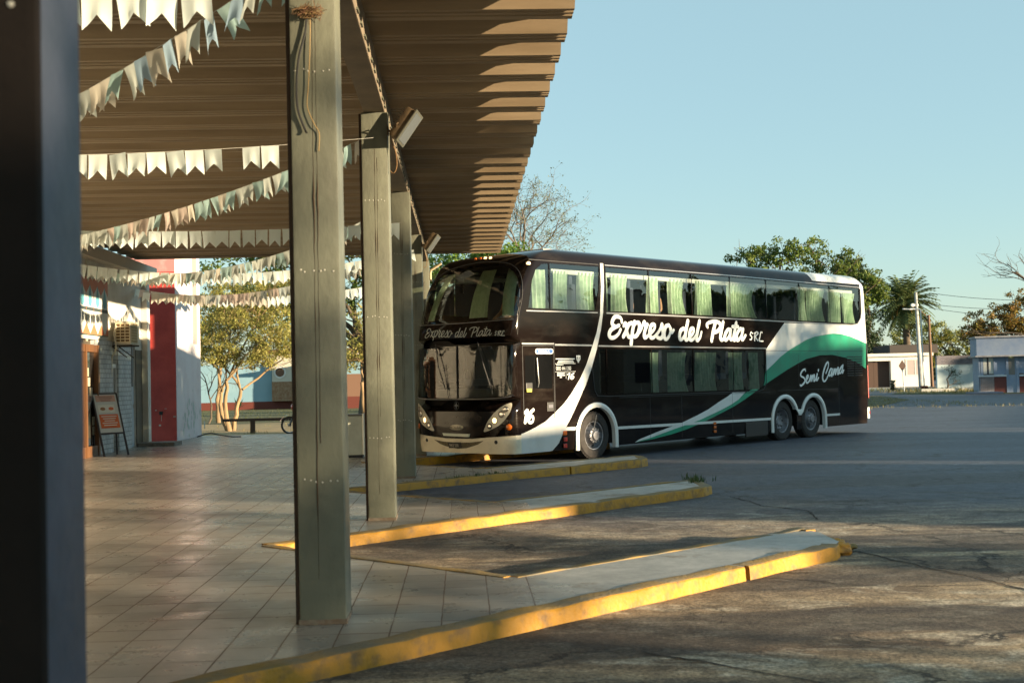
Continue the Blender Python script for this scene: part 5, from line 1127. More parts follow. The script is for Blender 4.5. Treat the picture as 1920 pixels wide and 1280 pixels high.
p = SW_(4.25, 4.1 + PER); tufts('weed_clump', [(p.x + random.gauss(0, .10), p.y + random.gauss(0, .22), .0 + random.choice((0, .13))) for _ in range(26)], .13, weedm, 9, 'bushy green weeds growing out of the tip of the middle finger', 'weed', 'stuff')
q = [SW_(.5 + t * 1.0 + 0.0, 2 * PER - .42 + t * .93, .15) for t in frange(0, 1, 26)]
tufts('weed_clump', [(v.x + random.gauss(0, .03), v.y + random.gauss(0, .03), .15) for v in q], .06, weedm, 10, 'low line of weeds along the kerb of the finger beside the coach', 'weed', 'stuff')
# low timber rail
S = empty('timber_rail'); S.location = at(470, 812, 44); S.location.z = 0; tag(S, 'low dark timber rail on a short post at the edge of the platform end', 'rail')
part('rail', mat('dark_timber', (.06, .03, .015), .8), [(-1.0, 2.2, -.05, .05, .44, .54)], S, .01); part('post', MATS['dark_timber'], [(.0, .16, -.06, .06, 0, .44)], S, .01); part('post', MATS['dark_timber'], [(1.9, 2.06, -.06, .06, 0, .44)], S, .01)
# walls and house behind the park
def hexp(p): return p
blue = mat('blue_wall_paint', (.20, .34, .42), .8, col2=(.26, .40, .46), nscale=.8, nlo=.4, nhi=.75); dred = mat('dark_red_plinth', (.13, .03, .02), .8)
S = empty('boundary_wall'); S.location = (-28, 85, 0); tag(S, 'long blue garden wall with a dark red foot behind the park trees', 'wall'); part('wall', blue, [(-10, 11.3, 0, .3, .55, 3.15)], S); part('plinth', dred, [(-10, 20.0, -.03, .33, 0, .55)], S)
S = empty('house'); S.location = (-16.6, 84.6, 0); tag(S, 'house with a round window and a brick lower wall behind the park', 'house')
part('wall', mat('house_white', (.55, .52, .44), .8), [(0, 8, 0, 5, 1.9, 3.9)], S); part('brick_base', mat('house_brick', (.24, .12, .06), .85, col2=(.32, .22, .14), nscale=6), [(-.02, 8.02, -.02, 5, .56, 1.9)], S); part('roof', mat('roof_tile_brown', (.12, .06, .04), .8), [(-.4, 8.4, -.5, 5.4, 3.9, 4.1)], S)
mb = MB(); c = (.45 + .1, -.03, 2.45); mb.lathe([(.42, 0), (.42, .04), (.30, .04), (.30, 0)], 24, Matrix.Translation((.55, -.045, 2.55))); wn = mb.build('window', mat('window_ring_white', (.7, .7, .68), .6), S, smooth=30); mb = MB(); mb.lathe([(0, 0), (.31, 0)], 24, Matrix.Translation((.55, -.02, 2.55))); mb.build('pane', mat('warm_dark_pane', (.10, .04, .02), .2), wn)
S = empty('house'); S.location = (-11.3, 82, 0); tag(S, 'low brown and blue building seen between the second and third columns', 'house'); part('wall', mat('brown_wall', (.20, .11, .07), .8), [(0, 2.2, 0, 4, .8, 2.3)], S); part('upper_wall', blue, [(0, 2.2, .02, 4, 2.3, 3.2)], S); part('plinth', dred, [(-1, 6, -.03, 4, 0, .8)], S); part('roof', mat('roof_tile_brown', (.12, .06, .04)), [(-.3, 6, -.4, 4.4, 3.2, 3.4)], S)

# ---------------------------------------------------------------- trees
bark = mat('pale_bark', (.30, .20, .10), .85, col2=(.20, .14, .08), nscale=5, bump=.5, aniso=(1, 1, .3)); barkd = mat('dark_bark', (.07, .05, .035), .9, col2=(.12, .09, .06), nscale=5, bump=.5); barkg = mat('grey_bark', (.16, .13, .10), .9, col2=(.10, .08, .06), nscale=4)
def limb(mb, a, b, r0, r1, bend, n=7, sides=7):
    a, b = Vector(a), Vector(b); d = b - a; off = Vector((random.gauss(0, 1), random.gauss(0, 1), random.gauss(0, .4))) * d.length * bend; P = []
    for i in range(n + 1):
        t = i / n; P.append(a + d * t + off * math.sin(t * math.pi) + Vector((random.gauss(0, .012), random.gauss(0, .012), 0)) * d.length)
    mb.tube(P, [r0 + (r1 - r0) * i / n for i in range(n + 1)], sides, cap=False); return P
def leaf_clumps(centers, r_, nper, size, seed, droop=.3, flat=.7):
    rng = np.random.default_rng(seed); n = len(centers) * nper; C = np.repeat(np.array(centers), nper, 0)
    D = rng.normal(size=(n, 3)); D /= np.linalg.norm(D, axis=1)[:, None]; C = C + D * (rng.random((n, 1)) ** .5) * r_ * np.array([1, 1, flat])
    A = rng.normal(size=(n, 3)); A[:, 2] -= droop; A /= np.linalg.norm(A, axis=1)[:, None]; Bv = np.cross(A, rng.normal(size=(n, 3))); Bv /= np.linalg.norm(Bv, axis=1)[:, None]
    S_ = size * rng.uniform(.6, 1.35, (n, 1)); q = np.stack([C - A * S_, C + Bv * S_ * .42, C + A * S_, C - Bv * S_ * .42], 1).reshape(-1, 3)
    return q, np.arange(n * 4).reshape(-1, 4)
def np_mesh(name, V, F, m, parent):
    me = bpy.data.meshes.new(name); me.vertices.add(len(V)); me.vertices.foreach_set('co', V.astype(np.float32).ravel()); me.loops.add(F.size); me.loops.foreach_set('vertex_index', F.astype(np.int32).ravel())
    me.polygons.add(len(F)); me.polygons.foreach_set('loop_start', np.arange(0, F.size, F.shape[1], dtype=np.int32)); me.polygons.foreach_set('loop_total', np.full(len(F), F.shape[1], np.int32)); me.update(calc_edges=True)
    me.materials.append(m); o = bpy.data.objects.new(name, me); COL.objects.link(o); o.parent = parent; return o
def tree(name, loc, lab, cat, lobes, lm, bm_, fork=2.0, r0=.2, stems=1, nclump=26, nper=60, cr=.45, lsize=.10, seed=1, group=None, twigs=5, lean=(0, 0), spread=.3):
    """lobes: (dx, dy, z, rx, ry, rz) of the crown; limbs run to each lobe, twigs fan out inside it, leaf clumps sit round twig ends"""
    random.seed(seed); e = empty(name, loc); tag(e, lab, cat, group); w_ = MB(); cents = []
    forks = []
    for s_ in range(stems):
        a = 6.28 * s_ / stems + .5; base = Vector((.12 * math.cos(a), .12 * math.sin(a), -.05)) * (stems > 1) ; f = Vector((lean[0] + spread * math.cos(a) * (stems > 1), lean[1] + spread * math.sin(a) * (stems > 1), fork * random.uniform(.85, 1.15)))
        limb(w_, base, f, r0 * 1.15, r0 * .75, .04, sides=9); forks.append(f)
    for i, (dx, dy, z, rx, ry, rz) in enumerate(lobes):
        f = forks[i % len(forks)]; c = Vector((dx, dy, z)); P = limb(w_, f, c, r0 * .55, r0 * .16, .10)
        for t in range(twigs):
            s0 = P[random.randrange(3, len(P))]; v = Vector((random.gauss(0, 1), random.gauss(0, 1), random.gauss(.2, .8))).normalized(); tip = c + Vector((v.x * rx, v.y * ry, v.z * rz)) * .85
            Q = limb(w_, s0, tip, r0 * .14, r0 * .03, .08, 5, 5)
            for u_ in range(3):
                v2 = (v + Vector((random.gauss(0, .6), random.gauss(0, .6), random.gauss(0, .5)))).normalized(); t2 = Q[random.randrange(2, 5)]; limb(w_, t2, t2 + Vector((v2.x * rx, v2.y * ry, v2.z * rz)) * .5, r0 * .05, r0 * .02, .08, 3, 4)
        for k in range(nclump):
            v = Vector((random.gauss(0, 1), random.gauss(0, 1), random.gauss(0, 1))).normalized() * (random.random() ** .4); cents.append((dx + v.x * rx, dy + v.y * ry, z + v.z * rz))
    w_.build('trunk', bm_, e, smooth=True)
    V, F = leaf_clumps(cents, cr, nper, lsize, seed); np_mesh('crown', V, F, lm, e); return e
def bare_tree(name, loc, lab, cat, h, bm_, seed, r0=.2, depth=5, leafm=None, lean=(0, 0), bias=(0, 0), first=.35, nl=0):
    random.seed(seed); e = empty(name, loc); tag(e, lab, cat); w_ = MB(); tips = []
    def grow(p, d, L_, r_, k):
        q = p + d * L_; P = limb(w_, p, q, r_, r_ * .62, .09, 5, 7 if k < 2 else 4); q = P[-1]
        if k >= depth: tips.append(tuple(q)); return
        for i in range(random.choice((2, 3, 3)) if k else 3):
            s0 = q if i == 0 else P[random.randrange(2, 6)]
            nd = (d + Vector((random.gauss(bias[0], .62), random.gauss(bias[1], .62), random.gauss(.02, .45)))).normalized(); grow(s0, nd, L_ * random.uniform(.58, .82), r_ * random.uniform(.45, .65), k + 1)
    grow(Vector((0, 0, 0)), Vector((lean[0], lean[1], 1)).normalized(), h * first, r0, 0); w_.build('trunk', bm_, e, smooth=True)
    if leafm: V, F = leaf_clumps(tips, .22, nl, .05, seed); np_mesh('crown', V, F, leafm, e)
    return e
olive = leafmat('leaf_olive', (.29, .27, .075), .45, .45); green = leafmat('leaf_green', (.11, .155, .03), .5, .4); dark = leafmat('leaf_dark', (.035, .06, .022), .5, .3); orange = leafmat('leaf_autumn', (.22, .15, .035), .5, .4); fresh = leafmat('leaf_fresh', (.11, .19, .03), .45, .45)
# park tree: multi-stemmed with pale limbs
def G(px, py, Y=None):
    v = at(px, py, 50); d = v - Vector((0, 0, CAM_H)); t = -CAM_H / d.z; return Vector((0, 0, CAM_H)) + d * t
p1 = G(432, 808)
tree('park_tree', p1, 'pale multi-stemmed tree with yellow-green crown just past the platform end', 'tree', [(-1.0, .2, 3.5, 1.0, 1.2, .9), (.3, .3, 4.0, 1.1, 1.3, .9), (1.6, 0, 3.7, 1.1, 1.3, .9), (2.4, .4, 3.2, .9, 1.1, .75), (-.3, -.3, 3.0, .9, 1, .6), (1.1, -.3, 2.9, .9, 1, .55), (-.2, .5, 5.0, 1.2, 1.2, .8), (1.6, .6, 5.1, 1.2, 1.2, .8)], olive, bark, fork=1.7, r0=.085, stems=3, nclump=52, nper=60, cr=.30, lsize=.052, seed=3, twigs=9, spread=.45)
tree('park_tree', G(410, 793), 'second thinner park tree standing just behind the pale multi-stemmed one', 'tree', [(-1.8, 0, 4.4, 1.3, 1.3, 1.1), (0, .4, 5.0, 1.5, 1.5, 1.1), (1.6, 0, 5.4, 1.5, 1.5, 1.1)], olive, bark, fork=2.3, r0=.10, nclump=46, nper=44, cr=.4, lsize=.09, seed=5, lean=(.1, 0), twigs=8)
tree('park_tree', (-8.0, 66, 0), 'dark-trunked tall park tree filling the gap beneath the far end of the canopy', 'tree', [(-6.5, 0, 7.6, 2.6, 2, 1.6), (-3.4, 0, 8.2, 2.4, 2, 1.7), (0, 0, 8.5, 2.6, 2, 1.6), (-5, 0, 6.0, 2, 2, 1.2), (-1.5, 0, 6.6, 2, 2, 1.3), (2.6, 0, 7.0, 2, 2, 1.6)], green, barkd, fork=3.6, r0=.34, nclump=42, nper=40, cr=.5, lsize=.12, seed=7, twigs=6)
tree('park_tree', (-6.1, 52, 0), 'twiggy olive tree between the second and third columns', 'tree', [(0, 0, 3.6, 1.1, 1.2, 1.0), (.5, 0, 4.8, 1.3, 1.2, 1.0), (-.6, .2, 2.8, .9, 1, .7), (1.0, 0, 3.0, .8, 1, .7)], olive, bark, fork=1.6, r0=.10, stems=2, nclump=26, nper=32, cr=.32, lsize=.075, seed=9, twigs=12)
bare_tree('young_tree', (-13.9, 56, 0), 'thin dark sapling against the blue wall beside the white pillar', 'tree', 4.0, barkd, 21, .05, 4)
for i, (x, y, lb) in enumerate(((-25.0, 84, 'spiky agave against the blue wall beside the pillar'), (-18.6, 83, 'small dark agave in front of the right end of the blue wall'))):
    mb = MB(); random.seed(30 + i)
    for k in range(26):
        a = random.uniform(0, 6.28); el = random.uniform(.3, 1.3); L_ = random.uniform(.5, .9); d = Vector((math.cos(a) * math.cos(el), math.sin(a) * math.cos(el), math.sin(el))); s_ = Vector((-math.sin(a), math.cos(a), 0)) * .05; k0 = len(mb.v)
        mb.v += [tuple(-s_), tuple(s_), tuple(d * L_ * .5 + s_ * .9), tuple(d * L_ * .5 - s_ * .9), tuple(d * L_ + Vector((0, 0, -.06)))]; mb.f += [(k0, k0 + 1, k0 + 2, k0 + 3), (k0 + 3, k0 + 2, k0 + 4)]; mb.m += [0, 0]
    o = mb.build('agave', dark); o.location = (x, y, .55 if i == 0 else .6); o.location.z = .2; tag(o, lb, 'plant')
# behind the coach
tree('leafy_tree', (-1.6, 54, 0), 'bright green leafy tree rising behind the front of the coach', 'tree', [(-2.6, 0, 6.0, 1.8, 1.6, 1.8), (-.6, 0, 6.7, 1.7, 1.6, 1.3), (1.2, 0, 6.6, 1.6, 1.6, 1.2), (-2, .5, 3.6, 1.8, 1.5, 1.4), (.2, 0, 4.8, 1.8, 1.5, 1.3), (2.5, .4, 5.8, 1.4, 1.3, 1.1)], fresh, barkg, fork=2.2, r0=.2, nclump=58, nper=50, cr=.4, lsize=.095, seed=11)
bare_tree('bare_tree', (1.2, 62, 0), 'nearly leafless tree with wispy branches above the roof of the coach', 'tree', 12.5, barkg, 53, .26, 7, leafm=leafmat('leaf_wispy', (.13, .14, .07), .4, .4), bias=(.06, 0), first=.36, nl=5)
# right side
tree('broad_tree', (18.4, 76, 0), 'broad leafy tree with sunlit top above the rear half of the coach', 'tree', [(-3.6, 0, 8.8, 1.35, 1.4, 1.7), (-1.6, 0, 9.0, 1.6, 1.5, 1.35), (.6, 0, 8.7, 1.7, 1.6, 1.5), (2.6, 0, 8.0, 1.5, 1.5, 1.5), (-3.3, 0, 7.0, 1.4, 1.4, .9), (-.4, 0, 7.0, 2.0, 1.6, 1.2), (2.2, 0, 6.3, 1.8, 1.6, 1.3), (4.2, 0, 7.0, 1.0, 1.2, 1.0)], green, barkd, fork=3.6, r0=.32, nclump=30, nper=52, cr=.42, lsize=.115, seed=13, twigs=6)
tree('dark_tree', (24.9, 88, 0), 'dark shaded tree behind the rear corner of the coach', 'tree', [(-1.6, 0, 7.6, 1.6, 1.8, 1.5), (-.4, 0, 8.4, 1.3, 1.5, 1.2), (.3, 0, 6.6, 1.3, 1.8, 1.6), (-.9, 0, 5.2, 1.8, 1.9, 1.6), (.4, 0, 4.4, 1.4, 1.9, 1.5)], dark, barkd, fork=2.8, r0=.3, nclump=34, nper=60, cr=.55, lsize=.13, seed=17)
tree('round_bush_tree', (50.5, 140, 0), 'yellow-green bushy tree beyond the white wall, right of the palm', 'tree', [(-5.2, 0, 4.9, 2.2, 2, 1.7), (-2.0, 0, 5.7, 2.0, 2, 1.5), (-.4, 0, 4.4, 2.4, 2, 1.9), (3.6, 0, 3.9, 2, 2, 1.8), (-3.6, 0, 3.3, 2.4, 2, 1.6)], leafmat('leaf_yellowgreen', (.18, .19, .045), .4, .4), barkd, fork=2.5, r0=.3, nclump=34, nper=55, cr=.6, lsize=.15, seed=19)
tree('autumn_tree', (40.3, 98, 0), 'orange-tinged leafy tree over the blue kiosk at the edge of the photo', 'tree', [(-2.2, 0, 5.2, 2.0, 1.8, 1.6), (0, 0, 6.2, 1.8, 1.8, 1.7), (2, 0, 6.0, 2, 2, 2), (-.2, -.6, 4.6, 2.2, 1.6, 1.2), (3.6, 0, 7.2, 2, 2, 2), (-3.2, 0, 4.3, 1.4, 1.4, 1.0)], orange, barkd, fork=2.6, r0=.28, nclump=44, nper=50, cr=.45, lsize=.12, seed=23)
bare_tree('bare_tree', (41.0, 90, 0), 'bare spreading tree with hanging pods at the far right edge', 'tree', 12.0, barkd, 61, .26, 5, bias=(-.25, 0), lean=(-.12, 0), first=.38)
bare_tree('weeping_sapling', (33.25, 94.1, 0), 'small leafless weeping tree in front of the pale blue wall', 'tree', 2.6, barkd, 67, .07, 4, leafm=dark, nl=6)
tree('dark_tree', (37.2, 136, 0), 'dark foliage mass low behind the palm and the white garage house', 'tree', [(-3, 0, 3.8, 2.6, 2, 2), (0, 0, 4.2, 2.6, 2, 2), (2.6, 0, 3.6, 2.2, 2, 1.6)], dark, barkd, fork=2, r0=.3, nclump=30, nper=50, cr=.7, lsize=.17, seed=31)
# low far tree line so the horizon is closed
random.seed(77)
V_, F_ = leaf_clumps([(random.uniform(-110, 170), random.uniform(175, 215), random.uniform(0, 1) ** 1.3 * (3.5 + 2.0 * noise.noise(Vector((i * .13, 0, 0))))) for i in range(1500)], 2.2, 26, .5, 5)
e_ = np_mesh('far_woodland', V_, F_, leafmat('leaf_far', (.06, .075, .035), .4, .3), None); tag(e_, kind='stuff')
# palm
Pm = empty('palm_tree', (41.8, 130, 0)); tag(Pm, 'date palm with drooping fronds behind the street lamps', 'palm'); random.seed(12)
mb = MB(); mb.tube([(0, 0, 0), (.1, 0, 3), (0, 0, 6), (0, 0, 8.2)], [.45, .38, .36, .5], 12); mb.build('trunk', barkd, Pm, smooth=True)
mb = MB()
for k in range(185):
    a = random.uniform(0, 6.28); el = random.uniform(-.9, 1.35); L_ = random.uniform(3.1, 4.0); p = Vector((0, 0, 8.7)); v = Vector((math.cos(a) * math.cos(el), math.sin(a) * math.cos(el), math.sin(el))); P = [p.copy()]
    for i in range(9): p = p + v * L_ / 9; v = (v + Vector((0, 0, -.075 - .012 * i))).normalized(); P.append(p.copy())
    mb.tube(P, [.035 - .003 * i for i in range(10)], 4, cap=False)
    side = Vector((-math.sin(a), math.cos(a), 0))
    for i in range(1, 10):
        for u_ in (0, .5):
            q = P[i - 1].lerp(P[i], .5 + u_ * .5); d = (P[i] - P[i - 1]).normalized(); ll = .62 * math.sin(math.pi * (i + 1) / 11.5) + .12
            for s_ in (-1, 1):
                tip = q + (side * s_ * .8 + d * .65 + Vector((0, 0, -.28))) * ll; k0 = len(mb.v); wv = d * .085; mb.v += [tuple(q - wv), tuple(q + wv), tuple(tip)]; mb.f.append((k0, k0 + 1, k0 + 2)); mb.m.append(0)
mb.build('fronds', leafmat('palm_leaf', (.10, .13, .045), .5, .25), Pm)
mb = MB()
for k in range(30):
    a = random.uniform(0, 6.28); P = [(.2 * math.cos(a), .2 * math.sin(a), 8.3), (.9 * math.cos(a), .9 * math.sin(a), 8.5), (1.3 * math.cos(a), 1.3 * math.sin(a), 7.8), (1.4 * math.cos(a), 1.4 * math.sin(a), 7.0)]; mb.tube(P, [.05, .04, .05, .03], 4)
mb.build('fruit_stalks', mat('palm_stalk', (.38, .22, .05), .7), Pm)
# ---------------------------------------------------------------- far right buildings
def B_(name, loc, lab, cat, rz=0): e = empty(name, loc, rz); tag(e, lab, cat); return e
hw = mat('garage_white', (.66, .66, .62), .75, col2=(.56, .57, .56), nscale=.8, nlo=.45, nhi=.8)
S = B_('garage_house', (34.9, 122, 0), 'low white house with a dark garage opening right of the coach', 'house')
part('wall', hw, [(-3, -.4, 0, 5, 0, 3.05), (2.7, 6.7, 0, 5, 0, 3.05), (-.4, 2.7, 0, 5, 2.62, 3.05)], S); part('roof_slab', mat('slab_white', (.70, .66, .58), .7), [(-3.1, 6.85, -.35, 5, 3.05, 3.35)], S)
part('garage_door', mat('garage_brown', (.06, .03, .018), .6), [(-.4, 1.1, .5, .6, 0, 2.62), (1.12, 2.7, .52, .62, 0, 2.62)], S)
w_ = part('window', mat('window_frame_far', (.62, .6, .55), .6), [(4.15, 4.3, -.04, .05, 1.1, 2.75), (5.9, 6.05, -.04, .05, 1.1, 2.75), (4.3, 5.9, -.04, .05, 1.1, 1.2), (4.3, 5.9, -.04, .05, 2.65, 2.75), (5.05, 5.15, -.04, .05, 1.2, 2.65)], S); part('pane', mat('pane_pinkish', (.42, .36, .34), .35), [(4.3, 5.05, -.02, -.005, 1.2, 2.65), (5.15, 5.9, -.02, -.005, 1.2, 2.65)], w_)
part('mesh_canopy', mat('dark_roof_sheet', (.05, .04, .035), .8), [(4.5, 9.5, 6, 12, 3.4, 4.3)], S)
pw = mat('pale_blue_wall', (.42, .52, .56), .8, col2=(.52, .60, .62), nscale=1.2, nlo=.4, nhi=.7, aniso=(1, 1, .35))
S = B_('boundary_wall', (35.0, 103, 0), 'pale blue rendered wall topped with grey brick right of the garage', 'wall'); part('wall', pw, [(.6, 6.2, 0, .3, 0, 2.05)], S); part('brick_coping', blockwall_mat('grey_brick', (.16, .15, .18), (.22, .2, .22), .3, .12), [(.6, 6.2, -.03, .33, 2.05, 2.8)], S); part('pipe', hw, [(4.05, 4.12, -.08, -.031, 2.0, 2.9)], S)
kb = mat('kiosk_blue', (.19, .25, .37), .7, col2=(.25, .30, .39), nscale=2); kd = mat('kiosk_dark', (.06, .05, .06), .6)
S = B_('kiosk', (31.75, 83.6, 0), 'blue-grey flat-roofed kiosk at the right edge of the photo', 'kiosk', R(-14))
part('parapet', kb, [(-.12, 7, -.1, 3.5, 2.55, 3.75)], S); part('slab', mat('kiosk_slab', (.40, .40, .42), .7, col2=(.24, .22, .22), nscale=3), [(-.25, 7.2, -.5, 3.5, 2.45, 2.55), (-.2, 7.1, -.2, 3.5, 3.75, 3.86)], S)
part('wall', kb, [(.12, .28, 0, .2, 1.2, 2.45), (.95, 1.05, .0, .2, 1.2, 2.45), (1.05, 1.75, .1, .2, 1.25, 2.45), (1.75, 1.82, .0, .15, 0, 2.45), (2.38, 2.55, .0, .15, 0, 2.45), (2.55, 7, .1, .2, 1.3, 2.45), (.0, .08, 0, 3.4, 0, 2.45)], S)
part('ledge', mat('kiosk_ledge', (.5, .52, .56), .7), [(-.05, 1.75, -.08, .2, 1.1, 1.22), (2.55, 7, -.08, .2, 1.1, 1.22), (-.05, .9, -.06, .2, 0, .12)], S); part('lower_wall', blockwall_mat('kiosk_brick', (.28, .24, .25), (.24, .20, .20), .25, .08), [(0, .95, 0, .1, .12, 1.1)], S); part('lower_wall', mat('kiosk_maroon', (.12, .03, .025), .7), [(.96, 1.75, .02, .12, 0, 1.1), (2.55, 7, .02, .12, 0, 1.1)], S)
w_ = part('window', mat('kiosk_blind', (.50, .50, .46), .6), [(.3, .52, .03, .06, 1.3, 2.4), (.64, .93, .03, .06, 1.3, 2.4)], S); part('pane', kd, [(.28, .95, .07, .1, 1.22, 2.45)], w_)
d_ = part('door', kb, [(1.82, 2.38, .04, .08, 0, 1.2), (1.82, 1.9, .04, .08, 1.2, 2.45), (2.3, 2.38, .04, .08, 1.2, 2.45)], S); part('pane', mat('door_pane_far', (.16, .15, .14), .3), [(1.9, 2.3, .05, .07, 1.2, 2.35)], d_)
o = MB(); o.box(0, 1.9, -1.6, 0, 0, .12, .01); o = o.build('ramp_slab', mat('ramp_grey', (.20, .20, .25), .8)); o.location = (30.2, 82.0, .012); tag(o, 'flat grey concrete slab in the grass in front of the kiosk', 'slab')
for x, y, lb in ((31.6, 93, 'low pale planter edge beside the street lamp foot'), (33.0, 93, 'low pale planter edge around the weeping sapling'), (35.4, 95, 'low pale planter edge nearest the kiosk')):
    o = MB(); o.box(-.7, .7, -.08, .08, 0, .22, .02); o = o.build('planter_kerb', mat('planter_white', (.45, .45, .43), .8)); o.location = (x, y, .01); tag(o, lb, 'planter edge')
# poles and signs
pc = mat('pole_concrete', (.38, .40, .40), .7, col2=(.25, .25, .24), nscale=2); pwd = mat('pole_wood', (.16, .09, .05), .8)
S = B_('utility_pole', (38.54, 116.3, 0), 'tall grey concrete utility pole in front of the palm', 'pole'); mb = MB(); mb.tube([(.12, 0, 0), (-.12, 0, 9.0)], [.24, .13], 12); mb.build('shaft', pc, S, smooth=30); mb = MB(); mb.box(-.5, .1, -.1, .1, 7.7, 7.9, .02); mb.lathe([(0, -.12), (.16, -.1), (.18, .1), (0, .12)], 12, Matrix.Translation((-.45, 0, 7.8))); mb.build('fitting', hw, S)
S = B_('street_lamp', (33.84, 101.2, 0), 'slim white street lamp with a single arm pointing left', 'street lamp'); mb = MB(); mb.tube([(.05, 0, 0), (-.05, 0, 6.4), (-.06, 0, 6.62), (-.2, 0, 6.68), (-.9, 0, 6.7)], .06, 8); mb.build('post', mat('lamp_post_white', (.6, .62, .62), .5), S, smooth=True); mb = MB(); mb.obox(Matrix.Translation((-1.15, 0, 6.7)) @ Matrix.Rotation(R(4), 4, 'Y'), .75, .22, .10, .03); mb.build('lamp_head', mat('lamp_head_white', (.7, .7, .68), .4), S, smooth=30); mb = MB(); mb.box(-.22, .28, -.2, .2, 0, .35, .02); mb.build('foot', dred, S)
S = B_('utility_pole', (40.2, 118, 0), 'brown wooden utility pole with a slanted strut right of the white lamp', 'pole'); mb = MB(); mb.tube([(.08, 0, 0), (-.05, 0, 6.9)], [.17, .12], 10); mb.tube([(-.05, 0, 6.6), (-.9, 0, 7.4), (-1.5, 0, 7.7)], .05, 6); mb.tube([(-.3, 0, 6.3), (.15, 0, 6.3)], .05, 6); mb.build('shaft', pwd, S, smooth=True)
S = B_('diamond_sign', (29.84, 93.9, 0), 'dark diamond-shaped road sign seen from behind on a pale post', 'sign'); mb = MB(); mb.tube([(.07, 0, 0), (-.02, 0, 1.75)], .035, 8); mb.build('post', mat('sign_post', (.4, .45, .48), .5), S); mb = MB(); mb.prism([(0, -.44), (.28, 0), (0, .44), (-.28, 0)], -.012, .012); o = mb.build('plate', mat('sign_back', (.10, .055, .04), .6), S); o.location = (-.03, 0, 2.02)
mb = MB(); mb.v, mb.f, mb.m = [], [], []; V_, F_ = leaf_clumps([(0, 0, .2 + .12 * i) for i in range(6)], .22, 60, .07, 3); c_ = empty('conifer_shrub', (35.3, 112, 0)); c_.location = (30.3, 98.0, 0); tag(c_, 'small rounded dark shrub at the road edge beside the diamond sign', 'shrub'); np_mesh('foliage', V_, F_, dark, c_)
mb.tube([(0, 0, 0), (0, 0, .6)], .03, 5); mb.build('stem', barkd, c_)
for i, (pa, pb, lb) in enumerate((((1742, 549), (1990, 563), 'uppermost overhead wire running right from the poles'), ((1742, 570), (1990, 578), 'middle overhead wire running right from the poles'), ((1742, 577), (1990, 596), 'lowest overhead wire running right from the poles'))):
    a, b_ = at(*pa, 118), at(*pb, 100); mb = MB(); mb.tube([a.lerp(b_, t) + Vector((0, 0, -1.0 * t * (1 - t))) for t in frange(0, 1, 16)], .022, 4); o = mb.build('overhead_wire', mat('wire_dark', (.06, .06, .06), .6)); tag(o, lb, 'wire')
# ---------------------------------------------------------------- people inside the coach
def person(loc, rz, lab, shirt, skinc, hairc, pose='rest'):
    e = empty('person', loc, rz); tag(e, lab, 'person')
    V = [(0, 0, .0), (0, 0, .22), (0, 0, .44), (0, 0, .56), (0, .02, .62), (0, .02, .74)]; E = [(0, 1), (1, 2), (2, 3), (3, 4), (4, 5)]; RR = [(.16, .13), (.155, .12), (.17, .11), (.06, .06), (.055, .06), (.078, .095)]
    def chain(a, pts, rr):
        p = a
        for q, r_ in zip(pts, rr): V.append(q); RR.append((r_, r_)); E.append((p, len(V) - 1)); p = len(V) - 1
        return p
    up = pose == 'up'
    for s_ in (-1, 1):
        el = (s_ * .27, .05, .22) if not (up and s_ == 1) else (.30, .16, .50); ha = (s_ * .20, .27, .12) if not (up and s_ == 1) else (.20, .20, .78)
        w_ = chain(2, [(s_ * .19, 0, .47), el, ha], (.06, .045, .032)); d = (Vector(ha) - Vector(el)).normalized(); sd = d.cross(Vector((0, 0, 1))).normalized() if abs(d.z) < .9 else Vector((1, 0, 0))
        hp = Vector(ha) + d * .05; k = chain(w_, [tuple(hp)], (.028,))
        for f_ in range(4): o_ = sd * (.024 * (f_ - 1.5)); chain(k, [tuple(hp + d * .03 + o_), tuple(hp + d * (.075 + .008 * (f_ in (1, 2))) + o_ * 1.1 + Vector((0, 0, -.012)))], (.010, .008))
        chain(k, [tuple(hp + sd * .035 * s_ + d * .01), tuple(hp + sd * .05 * s_ + d * .035)], (.011, .009))
    for s_ in (-1, 1): chain(0, [(s_ * .10, .08, -.02), (s_ * .13, .46, .02), (s_ * .13, .50, -.38), (s_ * .13, .62, -.42)], (.09, .07, .05, .04))
    me = bpy.data.meshes.new('body'); me.from_pydata(V, E, []); o = bpy.data.objects.new('body', me); COL.objects.link(o); o.parent = e
    md = o.modifiers.new('skin', 'SKIN'); sv = me.skin_vertices[0].data
    for i, r_ in enumerate(RR): sv[i].radius = r_
    sv[0].use_root = True
    o.modifiers.new('sub', 'SUBSURF').levels = 2; o.modifiers[-1].render_levels = 2
    me.materials.append(skinc)
    blob((0, .02, .75), (.082, .10, .115), 'head', skinc, e); h = blob((0, -.005, .79), (.090, .105, .10), 'hair', hairc, e)
    blob((0, .122, .745), (.014, .02, .02), 'nose', skinc, e)
    for s_ in (-1, 1): blob((s_ * .082, .01, .745), (.012, .02, .028), 'ear', skinc, e); blob((s_ * .032, .108, .765), (.012, .008, .008), 'eye', M['black'], e)
    blob((0, .112, .70), (.026, .010, .007), 'mouth', M['red'], e)
    blob((0, 0, .28), (.205, .150, .27), 'shirt', shirt, e)
    return e
skin = mat('skin', (.42, .22, .13), .6); hair = mat('hair_dark', (.02, .014, .01), .7)
BM = Matrix.Translation(bus.location) @ Matrix.Rotation(bus.rotation_euler[2], 4, 'Z')
fz = bus.rotation_euler[2] + R(90)
